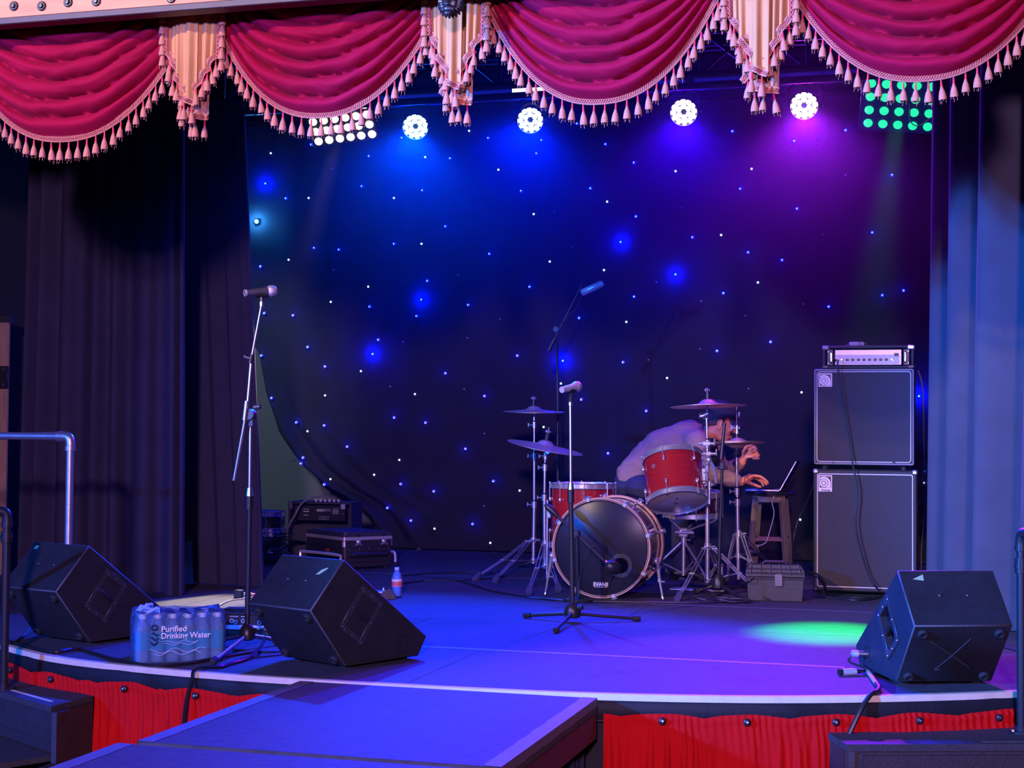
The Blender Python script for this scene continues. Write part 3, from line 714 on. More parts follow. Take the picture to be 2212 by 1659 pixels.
# ------------------------------------------------------------------ lighting rig
rig = T('lighting_pipe', 'dark horizontal pipe carrying the round stage lamps', 'pipe', (-2.4, PAR_Y+0.05, 3.33))
rig.part('pipe', MB().cyl((-3.6, 0, 0), (4.0, 0, 0), 0.024, n=14), STEEL)
for x in (-2.9, -.9, 1.05, 3.1): rig.part('hanger_rod', MB().cyl((x, 0, 0), (x, 0, .82), .009, n=8), DKMET)
GPAR = [((0.25, 0.75, 1.0), 16), ((0.30, 0.50, 1.0), 16), ((0.75, 0.55, 1.0), 16), ((1.0, 0.60, 1.0), 16)]
desc = ['round cyan-blue lamp on the pipe, leftmost of the four', 'round deep blue lamp below the third swag', 'round violet lamp hanging left of the right swag tail', 'round magenta lamp hanging right of the right swag tail']
for (uv, col, pw, tgt, _d), (gc, gs), lab in zip(PARS, GPAR, desc):
    p = at_y(uv[0], uv[1], PAR_Y); t = T('stage_lamp', lab, 'stage light', p, 0, 'round lamps on the back pipe')
    q = at_z(tgt[0], tgt[1], 0.0); d = (q-p).normalized()*0.6 + (CAMLOC-p).normalized()*0.55; d.normalize()
    F = frame((0, 0, 0), (1, 0, 0), d)
    can = MB().lathe([(0.05, -0.16), (0.085, -0.13), (0.096, -0.02), (0.096, 0.052), (0.090, 0.052), (0.088, 0.022), (1e-5, 0.020)], 32, 0, F)
    t.part('can_body', can, BLKPL)
    gm = glow('lamp_led_face', gc, gs); gm.cycles.emission_sampling = 'NONE'
    le = MB().lathe([(0.0, 0.036), (0.010, 0.035), (0.0155, 0.031), (0.0182, 0.021)][::-1], 14, 0).mesh('led_lens', gm)
    for k in range(12):
        a = 2*PI*k/12; share('led_lens', le, t.o, F @ Matrix.Translation((0.070*math.cos(a), 0.070*math.sin(a), 0.002)))
    for k in range(6):
        a = 2*PI*(k+.5)/6; share('led_lens', le, t.o, F @ Matrix.Translation((0.037*math.cos(a), 0.037*math.sin(a), 0.002)))
    y = MB().tube([(-.108, .0, -.02), (-.108, .01, .10), (-.07, .03, .15), (.07, .03, .15), (.108, .01, .10), (.108, .0, -.02)], 0.007, 6)
    for sx in (-1, 1): y.cyl((sx*.09, 0, -.01), (sx*.125, 0, -.01), .014, n=10)
    y.tube([(0, .03, .15), (0, .05, .172)], .016, 8); t.part('yoke', y, BLKMET)
def matrix_lamp(p, tgt, label, nx, ny, pit, gcol, gs, face, yawx):
    t = T('matrix_lamp', label, 'stage light', p)
    d = (Vector(tgt)-p).normalized()*0.9 + (CAMLOC-p).normalized()*0.5; d.normalize(); F = frame((0, 0, 0), yawx, d)
    wx, wy = pit*nx+.03, pit*ny+.03
    t.part('housing', MB().box((0, 0, -0.05), (wx, wy, 0.10), 0, F, 0.008).box((0, 0, 0.0015), (wx-.02, wy-.02, 0.003), 1, F), [BLKPL, face])
    gm = glow('matrix_led_face', gcol, gs); gm.cycles.emission_sampling = 'NONE'
    le = MB().lathe([(0.029, 0.002), (0.027, 0.010), (0.016, 0.016), (1e-5, 0.018)], 14, 0).mesh('led_lens', gm)
    for i in range(nx):
        for j in range(ny):
            share('led_lens', le, t.o, F @ Matrix.Translation(((i-(nx-1)/2)*pit, (j-(ny-1)/2)*pit, 0.002)))
    up = V(0, 0, 1)
    y = MB().tube([(-wx/2-.02, 0, 0), (-wx/2-.02, .02, .16), (0, .04, .21), (wx/2+.02, .02, .16), (wx/2+.02, 0, 0)], .007, 6); t.part('yoke', y, BLKMET)
    q = V(0, PAR_Y+.05-p.y, 3.33-p.z); t.part('pipe_clamp', MB().tube([V(0, .04, .21), V(0, .04, .21).lerp(q, .5)+V(0, 0, .01), q], .014, 8), BLKMET)
matrix_lamp(YEL+V(0, 0, .045), yt, 'square warm white LED panel lamp behind the second swag', 6, 4, 0.079, (1.0, 0.92, 0.55), 6, BLKPL, (1, 0, 0))
matrix_lamp(GRN, gt, 'square green LED panel lamp at right under the rightmost swag', 5, 5, 0.094, (0.01, 1.0, 0.28), 1.5, mat('blue_lit_panel_face', (0.02, 0.06, 0.45), 0.4), (1, .1, -.06))  # blue light on the panel face is put into its colour
# safety cable below the green lamp
tag(MB().tube([at_y(1966, 225, 9.95), at_y(1967, 262, 9.95), at_y(1985, 272, 9.95), at_y(2010, 255, 9.9)], .004, 6, smooth=5).build('safety_cable', STEEL), 'thin safety cable looping below the green lamp', 'cable')
# box truss with cross bracing
tr = T('truss', 'black lattice box truss with crossed braces behind the swags', 'truss', (-2.5, 8.6, 3.0))
for (dy, dz) in ((0, 0.02), (0, 0.27), (0.28, 0.02), (0.28, 0.27)): tr.part('chord', MB().cyl((-3.2, dy, dz), (2.3, dy, dz), .022, n=10), DKMET)
for x in (-2.6, 0, 2.2): tr.part('hanger_rod', MB().cyl((x, .14, .27), (x, .14, 1.15), .009, n=8).cyl((x, 0, .27), (x, .28, .27), .009, n=8), DKMET)
for k in range(18):
    x = -3.1+k*.3; b = MB()
    b.cyl((x, 0, .02), (x+.3, 0, .27), .009, n=6); b.cyl((x+.3, 0, .02), (x, 0, .27), .009, n=6)
    tr.part('cross_brace', b, DKMET)
    tr.part('upright', MB().cyl((x, 0, .02), (x, 0, .27), .010, n=6).cyl((x, 0, .27), (x, .28, .27), .008, n=6), DKMET)
# pale duct seen through the rig, and a white light panel
dz = at_y(1780, 148, 11.2).z
du = T('ceiling_duct', 'long pale rectangular duct above the star cloth', 'duct', (-2.4, 11.2, dz))
m = MB().box((0, 0, 0), (5.6, 0.10, 0.07), 0, None, .006); [du.part('strap', MB().cyl((x, 0, .03), (x, 0, 4.15-dz), .010, n=8), DKMET) for x in (-2.2, 0, 2.2)]; du.part('duct', m, mat('pale_duct', (0.42, 0.42, 0.46), 0.5))
for k in range(9): du.part('hanger', MB().box((-2.6+k*.62, -.06, .03), (.05, .03, .18), 0).tube([(-2.6+k*.62, -.06, -.02), (-2.57+k*.62, -.08, -.05)], .02, 6), BLKMET)
fp = at_y(1147, 194, 10.9)
lp = T('light_panel', 'flat white lit rectangular panel above the deep blue lamp', 'work light', fp)
lp.part('housing', MB().box((0, .03, 0), (.31, .05, .10), 0, None, .004), BLKMET)
lp.part('hanger_rod', MB().cyl((-.1, .04, .04), (-.1, .04, 4.15-fp.z), .006, n=8).cyl((.1, .04, .04), (.1, .04, 4.15-fp.z), .006, n=8).cyl((-.1, .04, .06), (.1, .04, .06), .006, n=8), DKMET)
lp.part('diffuser', MB().box((0, 0, 0), (.29, .02, .078), 0, None, .003), glow('white_panel_face', (1.0, .98, .86), 1.15))
bb = MB().box((-2.6, 9.6, 3.78), (6.6, .03, .745)); tag(bb.build('border_cloth', CURT), 'black border cloth hung above the stage lamps', 'curtain')
# ------------------------------------------------------------------ floor monitors
def wedge(label, x, y, rz, mark):
    t = T('floor_monitor', label, 'speaker', (x, y, 0), rz)
    w = 0.385; z0 = 0.014
    D, Cc, Bb, A, E = (0, z0), (.42, z0), (.468, .092), (-.015, .445), (-.192, .252)
    prof = [D, Cc, Bb, A, E]
    S = Matrix(((0, 0, 1, 0), (1, 0, 0, 0), (0, 1, 0, 0), (0, 0, 0, 1)))    # (s, z, x) -> (x, y, z)
    m = MB().prism(prof, -w/2, w/2, 0, S); me = m.mesh('cabinet', [WEDGE, WORN, BLKPL])
    bm = bmesh.new(); bm.from_mesh(me)
    bmesh.ops.bevel(bm, geom=list(bm.edges), offset=0.0045, segments=1, affect='EDGES', profile=0.5, material=1)
    bm.to_mesh(me); bm.free(); me.set_sharp_from_angle(angle=math.radians(50))
    o = bpy.data.objects.new('cabinet', me); COL.objects.link(o); o.parent = t.o
    ea = Vector((A[0]-E[0], A[1]-E[1])).normalized(); ab = Vector((Bb[0]-A[0], Bb[1]-A[1])).normalized()
    hc = Vector((.085, .212))
    def sidem(sx, c):   # frame on a side panel: X along ab, Y along ea, Z outwards
        X = V(0, ab.x, ab.y); Z = V(sx, 0, 0); F = frame((sx*w/2, c.x, c.y), X, Z); return F
    for sx in (-1, 1):
        F = sidem(sx, hc); boolean(o, MB().box((0, 0, 0), (0.100, 0.155, 0.09), 0, F))
        j = Vector((.325, .075)); Fj = frame((sx*w/2, j.x, j.y), (0, 1, 0), (sx, 0, 0))
        boolean(o, MB().box((0, 0, 0), (0.044, 0.060, 0.03), 0, Fj))
        p = MB()
        for (cx, cy, dx, dy) in ((-.0625, 0, .026, .205), (.0625, 0, .026, .205), (0, -.09, .10, .026), (0, .09, .10, .026)):
            p.box((cx, cy, .0015), (dx, dy, .005), 0, F, .0012)
        pl = t.part('handle_plate', p, [MATS['plate_black'] if 'plate_black' in MATS else mat('plate_black', (.026, .026, .03), .35)])
        p = MB().tube([F @ V(-.052, 0, -.012), F @ V(-.02, 0, -.006), F @ V(.02, 0, -.006), F @ V(.052, 0, -.012)], .013, 10, 0, None, 4)
        t.part('grip_bar', p, BLKPL, pl)
        p = MB().box((0, 0, -.0435), (0.098, 0.152, .002), 0, F); t.part('cup_back', p, mat('scuffed_cup_liner', (.10, .09, .085), .5, var=.6, scale=40), pl)
        for (cx, cy) in ((-.0625, -.09), (.0625, -.09), (-.0625, .09), (.0625, .09), (-.0625, 0), (.0625, 0), (0, .092), (0, -.092)):
            p = MB().lathe([(.0045, .0035), (.0040, .0055), (1e-5, .0065)], 8, 0, F @ Matrix.Translation((cx, cy, 0))); t.part('screw', p, STEEL, pl)
        p = MB()
        for (cx, cy, dx, dy) in ((-.025, 0, .006, .072), (.025, 0, .006, .072), (0, -.033, .044, .006), (0, .033, .044, .006)): p.box((cx, cy, .001), (dx, dy, .004), 0, Fj)
        jp = t.part('jack_plate', p, BLKPL)
        p = MB().box((0, 0, -.0135), (.042, .058, .002), 0, Fj)
        p.ring(.008, .0125, -.012, -.004, 16, 1, Fj @ Matrix.Translation((0, .012, 0))); p.ring(.005, .009, -.012, -.004, 14, 1, Fj @ Matrix.Translation((0, -.016, 0)))
        t.part('jack_socket', p, [BLKPL, STEEL], jp)
    # rubber feet on the lower back panel, and low feet beneath
    nb = V(0, -(E[1]-D[1]), (E[0]-D[0])).normalized(); nb = V(0, -abs(nb.y), -abs(nb.z))
    for sx in (-1, 1):
        for f in (.11, .87):
            c = V(sx*(w/2-.042), lerp(D[0], E[0], f), lerp(D[1], E[1], f)); F = axis_frame(c, nb)
            t.part('rubber_foot', MB().lathe([(.021, -.001), (.021, .008), (.017, .013), (.010, .013), (.008, .009), (1e-5, .009)], 18, 0, F), RUB)
        for s in (.05, .37): t.part('base_foot', MB().box((sx*(w/2-.05), s, z0/2), (.03, .03, z0), 0), RUB)
    nt_ = V(0, -ea.y, ea.x)
    F = frame((0, lerp(E[0], A[0], .5), lerp(E[1], A[1], .5)), (1, 0, 0), nt_)
    for cx in (-.055, .055):
        t.part('insert_bolt', MB().lathe([(.007, 0), (.007, .002), (.004, .0035), (1e-5, .0025)], 10, 0, F @ Matrix.Translation((cx, .012, 0))), STEEL)
    if mark:
        k, cx, cy = mark; P = {'tri': [(-.03, -.008), (.012, -.016), (.016, .014)], 'leaf': [(-.026, -.016), (-.006, -.014), (.022, .018), (.020, .024), (-.008, .010)], 'tag': [(-.012, -.010), (.012, -.010), (.012, .010), (-.012, .010)]}[k]
        t.part('tape_mark', MB().prism(P, .0002, .0010, 0, F @ Matrix.Translation((cx, cy, 0))), GRNT)
    # grille on the baffle facing the players
    nbf = V(0, -ab.y, ab.x); nbf = nbf if nbf.z > 0 else -nbf
    F = frame((0, lerp(A[0], Bb[0], .5), lerp(A[1], Bb[1], .5)), (1, 0, 0), nbf)
    t.part('front_grille', MB().box((0, 0, .004), (w-.04, .54, .006), 0, F, .002), GRILLE)
    return t
def scratches(t):
    D, E = V(0, 0, .014), V(0, -.192, .252); nb = V(0, -(E-D).z, -abs((E-D).y)).normalized()
    F = frame((D+E)/2 + nb*.0006, (1, 0, 0), nb); m = mat('chalk_scratch', (.055, .052, .058), .8)
    for (x0, y0, x1, y1) in ((-.115, -.075, .08, .075), (-.055, .085, .045, -.085), (-.05, .088, -.035, .082)):
        a, b = V(x0, -y0, 0), V(x1, -y1, 0); t.part('chalk_mark', MB().tube([F @ a, F @ a.lerp(b, .5)+V(.004, 0, 0), F @ b], .0012, 5, 0, None, 3), m)
W1 = wedge('black wedge monitor at far left, behind the water bottle pack', -3.893, 6.113, math.radians(-19.5), ('tag', -.15, .098))
W2 = wedge('black wedge monitor left of centre, beside the runway corner', -2.545, 5.847, math.radians(-25.0), ('leaf', .115, .060))
W3 = wedge('black wedge monitor at far right, with a plug in its side', -0.050, 6.172, math.radians(22.5), ('tri', -.112, .095))
scratches(W3)
# ------------------------------------------------------------------ microphone stands
def hand_mic(t, tail, head, r, bodym=MICB):
    tail, head = Vector(tail), Vector(head); L = (head-tail).length; F = axis_frame(tail, head-tail); k = L
    mic = t.part('microphone', MB().lathe([(r*.50, 0), (r*.56, .004), (r*.56, k*.16), (r*.62, k*.20), (r*.66, k*.45), (r*.82, k*.66), (r*.84, k*.70)], 18, 0, F), bodym)
    t.part('mic_grille', MB().lathe([(r*.84, k*.70), (r*1.0, k*.76), (r*1.04, k*.80), (r*1.0, k*.90), (r*.75, k*.97), (1e-5, k)], 20, 0, F), MICG, mic)
    t.part('tail_band', MB().ring(r*.50, r*.60, -.002, k*.05, 18, 0, F), MICS, mic)
    return mic
def tripod(t, hub, feet, rleg, m=BLKMET, tipm=RUB):
    hub = Vector(hub)
    for f in feet:
        f = Vector(f); d = (f-hub).normalized()
        b = MB().cyl(hub + d*.02, f, rleg, n=10, m=0); lg = t.part('leg', b, m)
        t.part('rubber_tip', MB().lathe([(rleg*1.5, -.035), (rleg*1.6, -.005), (rleg*1.3, .008), (1e-5, .010)], 10, 0, axis_frame(f, d)), tipm, lg)
def P(u, v, Y): return at_y(u, v, Y)
# left vocal stand with boom
Y1 = 6.20; b0 = at_z(533, 1401); Y1 = b0.y
s1 = T('microphone_stand', 'boom microphone stand at left holding a handheld microphone high', 'microphone stand', (b0.x, b0.y, 0)); L = s1.L
hub = at_y(534, 1366, Y1); hl = L(hub)
m = MB().lathe([(.022, -.035), (.034, -.028), (.036, 0), (.028, .022), (.014, .038)], 18, 0, Matrix.Translation(hl))
m.cyl(hl+V(.02, -.01, .008), hl+V(.052, -.022, .014), .011, n=10); s1.part('hub', m, BLKPL)
feet = [at_z(460, 1437), at_z(612, 1392), at_z(470, 1392)]
for f in feet: f.z = .016
tripod(s1, hl+V(0, 0, -.012), [L(f) for f in feet], .0095, STEEL)
top = at_y(539, 1098, Y1); s1.part('lower_tube', MB().cyl(hl, L(top), .0125, n=14), BLKMET)
cl0, cl1 = L(at_y(538, 1100, Y1)), L(at_y(539, 1054, Y1))
s1.part('clutch', MB().cyl(cl0, cl0.lerp(cl1, .62), .019, n=14, m=0).cyl(cl0.lerp(cl1, .62), cl1, .018, .013, n=14, m=1), [BLKPL, STEEL])
up = at_y(541, 905, Y1); s1.part('upper_tube', MB().cyl(cl1, L(up), .0075, n=12), STEEL)
Yb = Y1-.03
bm = [L(at_y(505, 1038, Yb)), L(at_y(534, 880, Yb)), L(at_y(543, 775, Yb)), L(at_y(565, 658, Yb))]
s1.part('boom_arm', MB().cyl(bm[0], bm[1], .0075, n=12, m=0).cyl(bm[1], bm[2], .0075, n=12).cyl(bm[2], bm[3], .0058, n=12), STEEL)
s1.part('boom_sleeve', MB().cyl(L(at_y(528, 908, Yb)), L(at_y(533, 866, Yb)), .0115, n=12), STEEL)
c = L(at_y(540, 895, Y1-.012)); m = MB().cyl(c+V(0, -.016, 0), c+V(0, .022, 0), .024, n=16); m.box(c+V(.004, .006, -.03), (.026, .02, .05), 0, None, .003)
m.cyl(c+V(.02, 0, .03), c+V(.05, 0, .034), .012, n=10); s1.part('boom_clamp', m, mat('dark_grey_plastic', (.03, .03, .034), .4))  # clamp in even dark grey plastic
c = bm[2]; m = MB().cyl(c+V(-.004, 0, -.02), c+V(.003, 0, .02), .011, n=12, m=0); m.tube([c+V(0, -.006, 0), c+V(-.022, -.012, .006), c+V(-.03, -.012, .012)], .006, 8, 1); s1.part('boom_clutch', m, [BLKPL, STEEL])
cp = bm[3]; mt, mh = L(at_y(529, 633, Yb-.05)), L(at_y(598, 628, Yb+.05))
m = MB().cyl(cp+V(0, 0, -.008), cp+V(0, 0, .012), .011, n=12, m=1); mid = mt.lerp(mh, .5)
m.tube([cp+V(0, 0, .01), cp.lerp(mid, .6), mid+V(0, 0, -.012)], .010, 8, 0); d = (mh-mt).normalized()
m.tube([mid-d*.02+V(0, 0, -.010), mid+d*.03+V(0, 0, -.013)], .017, 10, 0); s1.part('mic_clip', m, [BLKPL, STEEL])
hand_mic(s1, mt, mh, .0255)
# centre vocal stand, straight
b0 = at_z(1237, 1344); Yc = b0.y
s2 = T('microphone_stand', 'straight black microphone stand in front of the bass drum', 'microphone stand', (b0.x, b0.y, 0)); L = s2.L
hl = L(at_y(1237, 1318, Yc)); m = MB().lathe([(.026, -.040), (.040, -.034), (.043, -.004), (.034, .022), (.016, .040)], 20, 0, Matrix.Translation(hl))
m.cyl(hl+V(.02, -.01, .012), hl+V(.056, -.02, .018), .012, n=10); s2.part('hub', m, BLKPL)
feet = [at_z(1134, 1336), at_z(1380, 1343), at_z(1200, 1368)]
for f in feet: f.z = .016
tripod(s2, hl+V(0, 0, -.016), [L(f) for f in feet], .0095, BLKMET)
s2.part('lower_tube', MB().cyl(hl, L(at_y(1233, 1085, Yc)), .0125, n=14), BLKMET)
c0, c1 = L(at_y(1233, 1086, Yc)), L(at_y(1233, 1042, Yc)); s2.part('clutch', MB().cyl(c0, c0.lerp(c1, .65), .018, n=14, m=0).cyl(c0.lerp(c1, .65), c1, .018, .012, n=14, m=1), [BLKPL, STEEL])
tp = L(at_y(1232, 872, Yc)); s2.part('upper_tube', MB().cyl(c1, tp, .0078, n=12), STEEL)
mt, mh = L(at_y(1214, 842, Yc-.07)), L(at_y(1252, 834, Yc+.07)); mid = mt.lerp(mh, .5); d = (mh-mt).normalized()
m = MB().cyl(tp+V(0, 0, -.01), tp+V(0, 0, .008), .012, n=12, m=1); m.tube([tp, tp.lerp(mid, .5), mid+V(0, 0, -.01)], .011, 8); m.tube([mid-d*.02+V(0, 0, -.01), mid+d*.03+V(0, 0, -.012)], .018, 10)
s2.part('mic_clip', m, [BLKPL, STEEL]); hand_mic(s2, mt, mh, .027, MICS)
# overhead boom stand behind the drums
YO = 10.75; b0 = at_y(1206, 1230, YO); b0.z = 0
s3 = T('microphone_stand', 'tall thin boom stand behind the drums with a silver overhead microphone', 'microphone stand', b0); L = s3.L
piv = L(at_y(1203, 712, YO))
s3.part('lower_tube', MB().cyl(V(0, 0, .02), V(piv.x*.5, 0, .95), .012, n=10), BLKMET)
s3.part('upper_tube', MB().cyl(V(piv.x*.5, 0, .95), piv, .0085, n=10), BLKMET)
tripod(s3, V(0, 0, .10), [V(-.26, -.1, .012), V(.24, -.14, .012), V(.02, .28, .012)], .009)
e0, e1 = L(at_y(1186, 755, YO-.02)), L(at_y(1257, 616, YO-.02))
s3.part('boom_arm', MB().cyl(e0, e1, .0075, n=10), BLKMET)
s3.part('counterweight', MB().cyl(e0+(e0-e1).normalized()*.01, e0.lerp(e1, .17), .018, n=14), BLKPL)
m = MB().cyl(piv+V(0, -.035, 0), piv+V(0, .02, 0), .02, n=12); m.cyl(piv+V(0, -.02, 0), piv+V(.045, -.02, .01), .011, n=10); s3.part('boom_clamp', m, BLKPL)
m = MB().ball(e1+V(0, 0, .012), .014, 10, 8); m.tube([e1+V(0, 0, .01), e1+V(.02, -.01, .006), e1+V(.03, -.02, -.02)], .008, 8); s3.part('mic_swivel', m, BLKPL)
q0, q1 = L(at_y(1256, 633, YO-.05)), L(at_y(1304, 611, YO-.05)); F = frame(q0, V(0, 1, 0), q1-q0); k = (q1-q0).length
m = MB().lathe([(.020, 0), (.027, .008), (.028, k*.58), (.028, k*.60)], 20, 0, F @ Matrix.Diagonal((.75, 1, 1, 1)))
mc = s3.part('microphone', m, MICS)
s3.part('mic_grille', MB().lathe([(.0285, k*.60), (.028, k*.86), (.020, k*.99), (1e-5, k)], 20, 0, F @ Matrix.Diagonal((.75, 1, 1, 1))), MICG, mc)
s3.part('mic_cable', MB().tube([q0, q0.lerp(e1, .4)+V(-.03, 0, -.12), L(at_y(1222, 690, YO-.03)), piv+V(.012, -.02, -.02), V(piv.x+.012, -.015, 1.4), V(.025, -.015, .7), V(.03, -.02, .15)], .0035, 6, 0, None, 5), CABLE)
# hi-hat microphone on its own straight black stand
b0 = at_z(1551, 1285); YH = b0.y
s4 = T('microphone_stand', 'black microphone stand by the hi-hat with a pencil microphone', 'microphone stand', (b0.x, b0.y, 0)); L = s4.L
a, b = L(at_y(1552, 1255, YH)), L(at_y(1560, 1010, YH)); s4.part('lower_tube', MB().cyl(a, b.lerp(a, .35), .0115, n=10).cyl(b.lerp(a, .35), b, .0085, n=10), BLKMET)
m = MB().lathe([(.026, -.05), (.04, -.04), (.042, 0), (.02, .04)], 16, 0, Matrix.Translation(a)); s4.part('hub', m, BLKPL)
ft = [at_z(1614, 1303), at_z(1500, 1283), at_z(1570, 1252)]
for f in ft: f.z = .013
tripod(s4, a+V(0, 0, -.02), [L(f) for f in ft], .010)
m = MB().box(b+V(0, 0, .01), (.03, .03, .045), 0, None, .004); m.cyl(b+V(-.03, 0, .0), b+V(.03, 0, .0), .011, n=10); s4.part('mic_clip', m, BLKPL)
c0, c1 = L(at_y(1558, 992, YH-.03)), L(at_y(1565, 914, YH-.01)); s4.part('microphone', MB().cyl(c0, c0.lerp(c1, .25), .013, n=14).cyl(c0.lerp(c1, .25), c1, .0105, n=14), BLKPL)
# kick drum microphone on a short boom stand with round base
b0 = at_z(1248, 1300); YK = b0.y
s5 = T('microphone_stand', 'short boom stand aiming a round black microphone into the bass drum', 'microphone stand', (b0.x, b0.y, 0)); L = s5.L
s5.part('round_base', MB().lathe([(.085, 0), (.088, .006), (.082, .016), (.03, .026), (.014, .034)], 28, 0, Matrix.Diagonal((1, .7, 1, 1))), BLKMET)
pv = L(at_y(1247, 1152, YK)); s5.part('lower_tube', MB().cyl(V(0, 0, .03), pv, .011, n=10), BLKMET)
e0, e1 = L(at_y(1184, 1095, YK-.02)), L(at_y(1306, 1212, YK-.02)); s5.part('boom_arm', MB().cyl(e0, e1, .0085, n=10), BLKMET)
F = axis_frame(e0.lerp(e1, -.03), e1-e0); s5.part('counterweight', MB().lathe([(.010, -.01), (.020, .01), (.021, .05), (.012, .085), (.009, .10)], 14, 0, F), BLKPL)
s5.part('boom_clamp', MB().cyl(pv+V(0, -.045, 0), pv+V(0, .012, 0), .018, n=12).cyl(pv+V(-.012, -.02, .0), pv+V(-.03, -.02, .03), .010, n=8), BLKPL)
mp = L(at_y(1325, 1226, YK-.01)); F = axis_frame(mp, V(.35, .6, -.25))
m = MB().lathe([(.014, -.055), (.022, -.05), (.036, -.034), (.040, -.01), (.038, .006), (.034, .03), (1e-5, .036)], 22, 0, F); m.ring(.038, .041, -.012, -.004, 22, 1, F); s5.part('microphone', m, [BLKPL, BLKMET])
s5.part('mic_swivel', MB().tube([e1, e1.lerp(mp, .4), mp+V(-.012, -.02, .012)], .010, 8), STEEL)
s5.part('mic_cable', MB().tube([mp+V(-.02, -.03, .0), L(at_y(1283, 1180, YK-.05)), L(at_y(1262, 1210, YK-.04)), L(at_y(1252, 1245, YK-.02)), L(at_y(1250, 1290, YK-.03))], .0035, 6, 0, None, 6), CABLE)
# ------------------------------------------------------------------ drum kit
def drum(t, F, r, h, shell, hoopm, hr, top, bot, nl, lugm=CHR, hoop_h=.030, vent=True, rods=True):
    """F: frame with origin at the bottom edge centre, Z to the top edge"""
    sh = t.part('shell', MB().lathe([(r, .004), (r, h-.004)], 56, 0, F, capped=False).lathe([(r-.006, .004), (r-.006, h-.004)], 40, 0, F, capped=False), shell)
    for (z0, z1, nm) in ((-.010, hoop_h-.010, 'bottom_hoop'), (h-hoop_h+.010, h+.010, 'top_hoop')):
        m = MB().ring(r+.004, r+.004+hr, z0, z1, 56, 0, F)
        if hoopm is CHR:
            for zz in (z0, z1): m.tube([F @ V((r+.006+hr)*math.cos(2*PI*i/56), (r+.006+hr)*math.sin(2*PI*i/56), zz) for i in range(56)], .0032, 6, 0, None, 0, None, True)
        t.part(nm, m, hoopm)
    t.part('batter_head', MB().lathe([(1e-5, h+.001), (r*.97, h+.001), (r+.003, h-.004)], 48, 0, F, capped=False), top)
    t.part('resonant_head', MB().lathe([(r+.003, .004), (r*.97, -.001), (1e-5, -.001)], 48, 0, F, capped=False), bot)
    for k in range(nl):
        a = 2*PI*(k+.35)/nl; R_ = F @ Matrix.Rotation(a, 4, 'Z')
        m = MB()
        if h > .2:
            lgs = [t.part('lug', MB().ball((r+.010, 0, zz), .011, 10, 8, 0, R_, (1, .8, 1.5)), lugm) for zz in (h*.76, h*.24)]
        else:
            m.cyl((r+.009, 0, h*.25), (r+.009, 0, h*.75), .008, n=8, M=R_); lgs = [t.part('lug', m, lugm)]*2
        if rods:
            for (za, zb), lg in zip(((h*.76, h+.014), (h*.24, -.014)), lgs):
                m = MB()
                m.cyl((r+.013, 0, za), (r+.013, 0, zb), .0030, n=6, M=R_)
                m.cyl((r+.013, 0, zb-.006*(1 if zb > 0 else -1)), (r+.013, 0, zb+.004*(1 if zb > 0 else -1)), .0062, n=8, M=R_)
                t.part('tension_rod', m, lugm, lg)
    return sh
# bass drum
bc = at_z(1297, 1293); BR = .283; BH = .43
t = T('bass_drum', 'large bass drum with pale wooden hoops and smoked front head', 'drum', (bc.x, bc.y, 0)); BD = t
F = frame((0, BH+.012, BR+.013), (1, 0, 0), (0, -1, 0))
drum(t, F, BR-.006, BH, DKSH, HOOPW, .014, HEADB, HEADW, 8, CHR, .042, rods=False)
for nm, zz in (('hoop_inlay', BH+.0105), ):
    t.part(nm, MB().ring(BR+.001, BR+.005, zz-.001, zz+.0012, 56, 0, F), BLKPL)
for k in range(8):
    for (zz, dz) in ((BH+.012, -1), (-.012, 1)):
        R_ = F @ Matrix.Rotation(2*PI*(k+.35)/8, 4, 'Z')
        m = MB().box((BR+.013, 0, zz+dz*.006), (.014, .024, .018), 0, R_, .003).box((BR+.006, 0, zz+.001*-dz), (.022, .020, .005), 0, R_, .001)
        m.cyl((BR+.022, 0, zz+dz*.01), (BR+.022, 0, zz+dz*.11), .004, n=7, M=R_); m.tube([R_ @ V(BR+.022, -.016, zz), R_ @ V(BR+.024, 0, zz-dz*.012), R_ @ V(BR+.022, .016, zz)], .0042, 6)
        t.part('tension_claw', m, CHR)
pf = F @ V(.117, -.108, BH+.002); pf2 = t.L(at_y(1340, 1222, bc.y)); PF = frame((pf2.x, -.0035, pf2.z), (1, 0, 0), (0, -1, 0))
PF.translation.y = (F @ V(0, 0, BH+.0025)).y
t.part('port_ring', MB().ring(.046, .070, 0, .004, 36, 0, PF), BLKPL)
t.part('port_hole', MB().lathe([(.046, .0012), (1e-5, .0012)], 30, 0, PF, capped=False), mat('port_dark', (.002, .002, .003), 1.0, spec=0))
lf = t.L(at_y(1297, 1263, bc.y)); LM = frame((lf.x, PF.translation.y-.0005, lf.z), (1, 0, 0), (0, -1, 0))
pb = t.part('logo_plate', MB().box((0, 0, 0), (.092, .034, .0012), 0, LM), BLKPL)
text('head_lettering', 'EVANS', .030, LM @ Matrix.Translation((0, 0, .001)), WHITE, t.o, .0003, 0, 'CENTER', 1.0, .0004)
t.part('lettering_rule', MB().box((0, -.015, .001), (.080, .0014, .0006), 0, LM), WHITE)
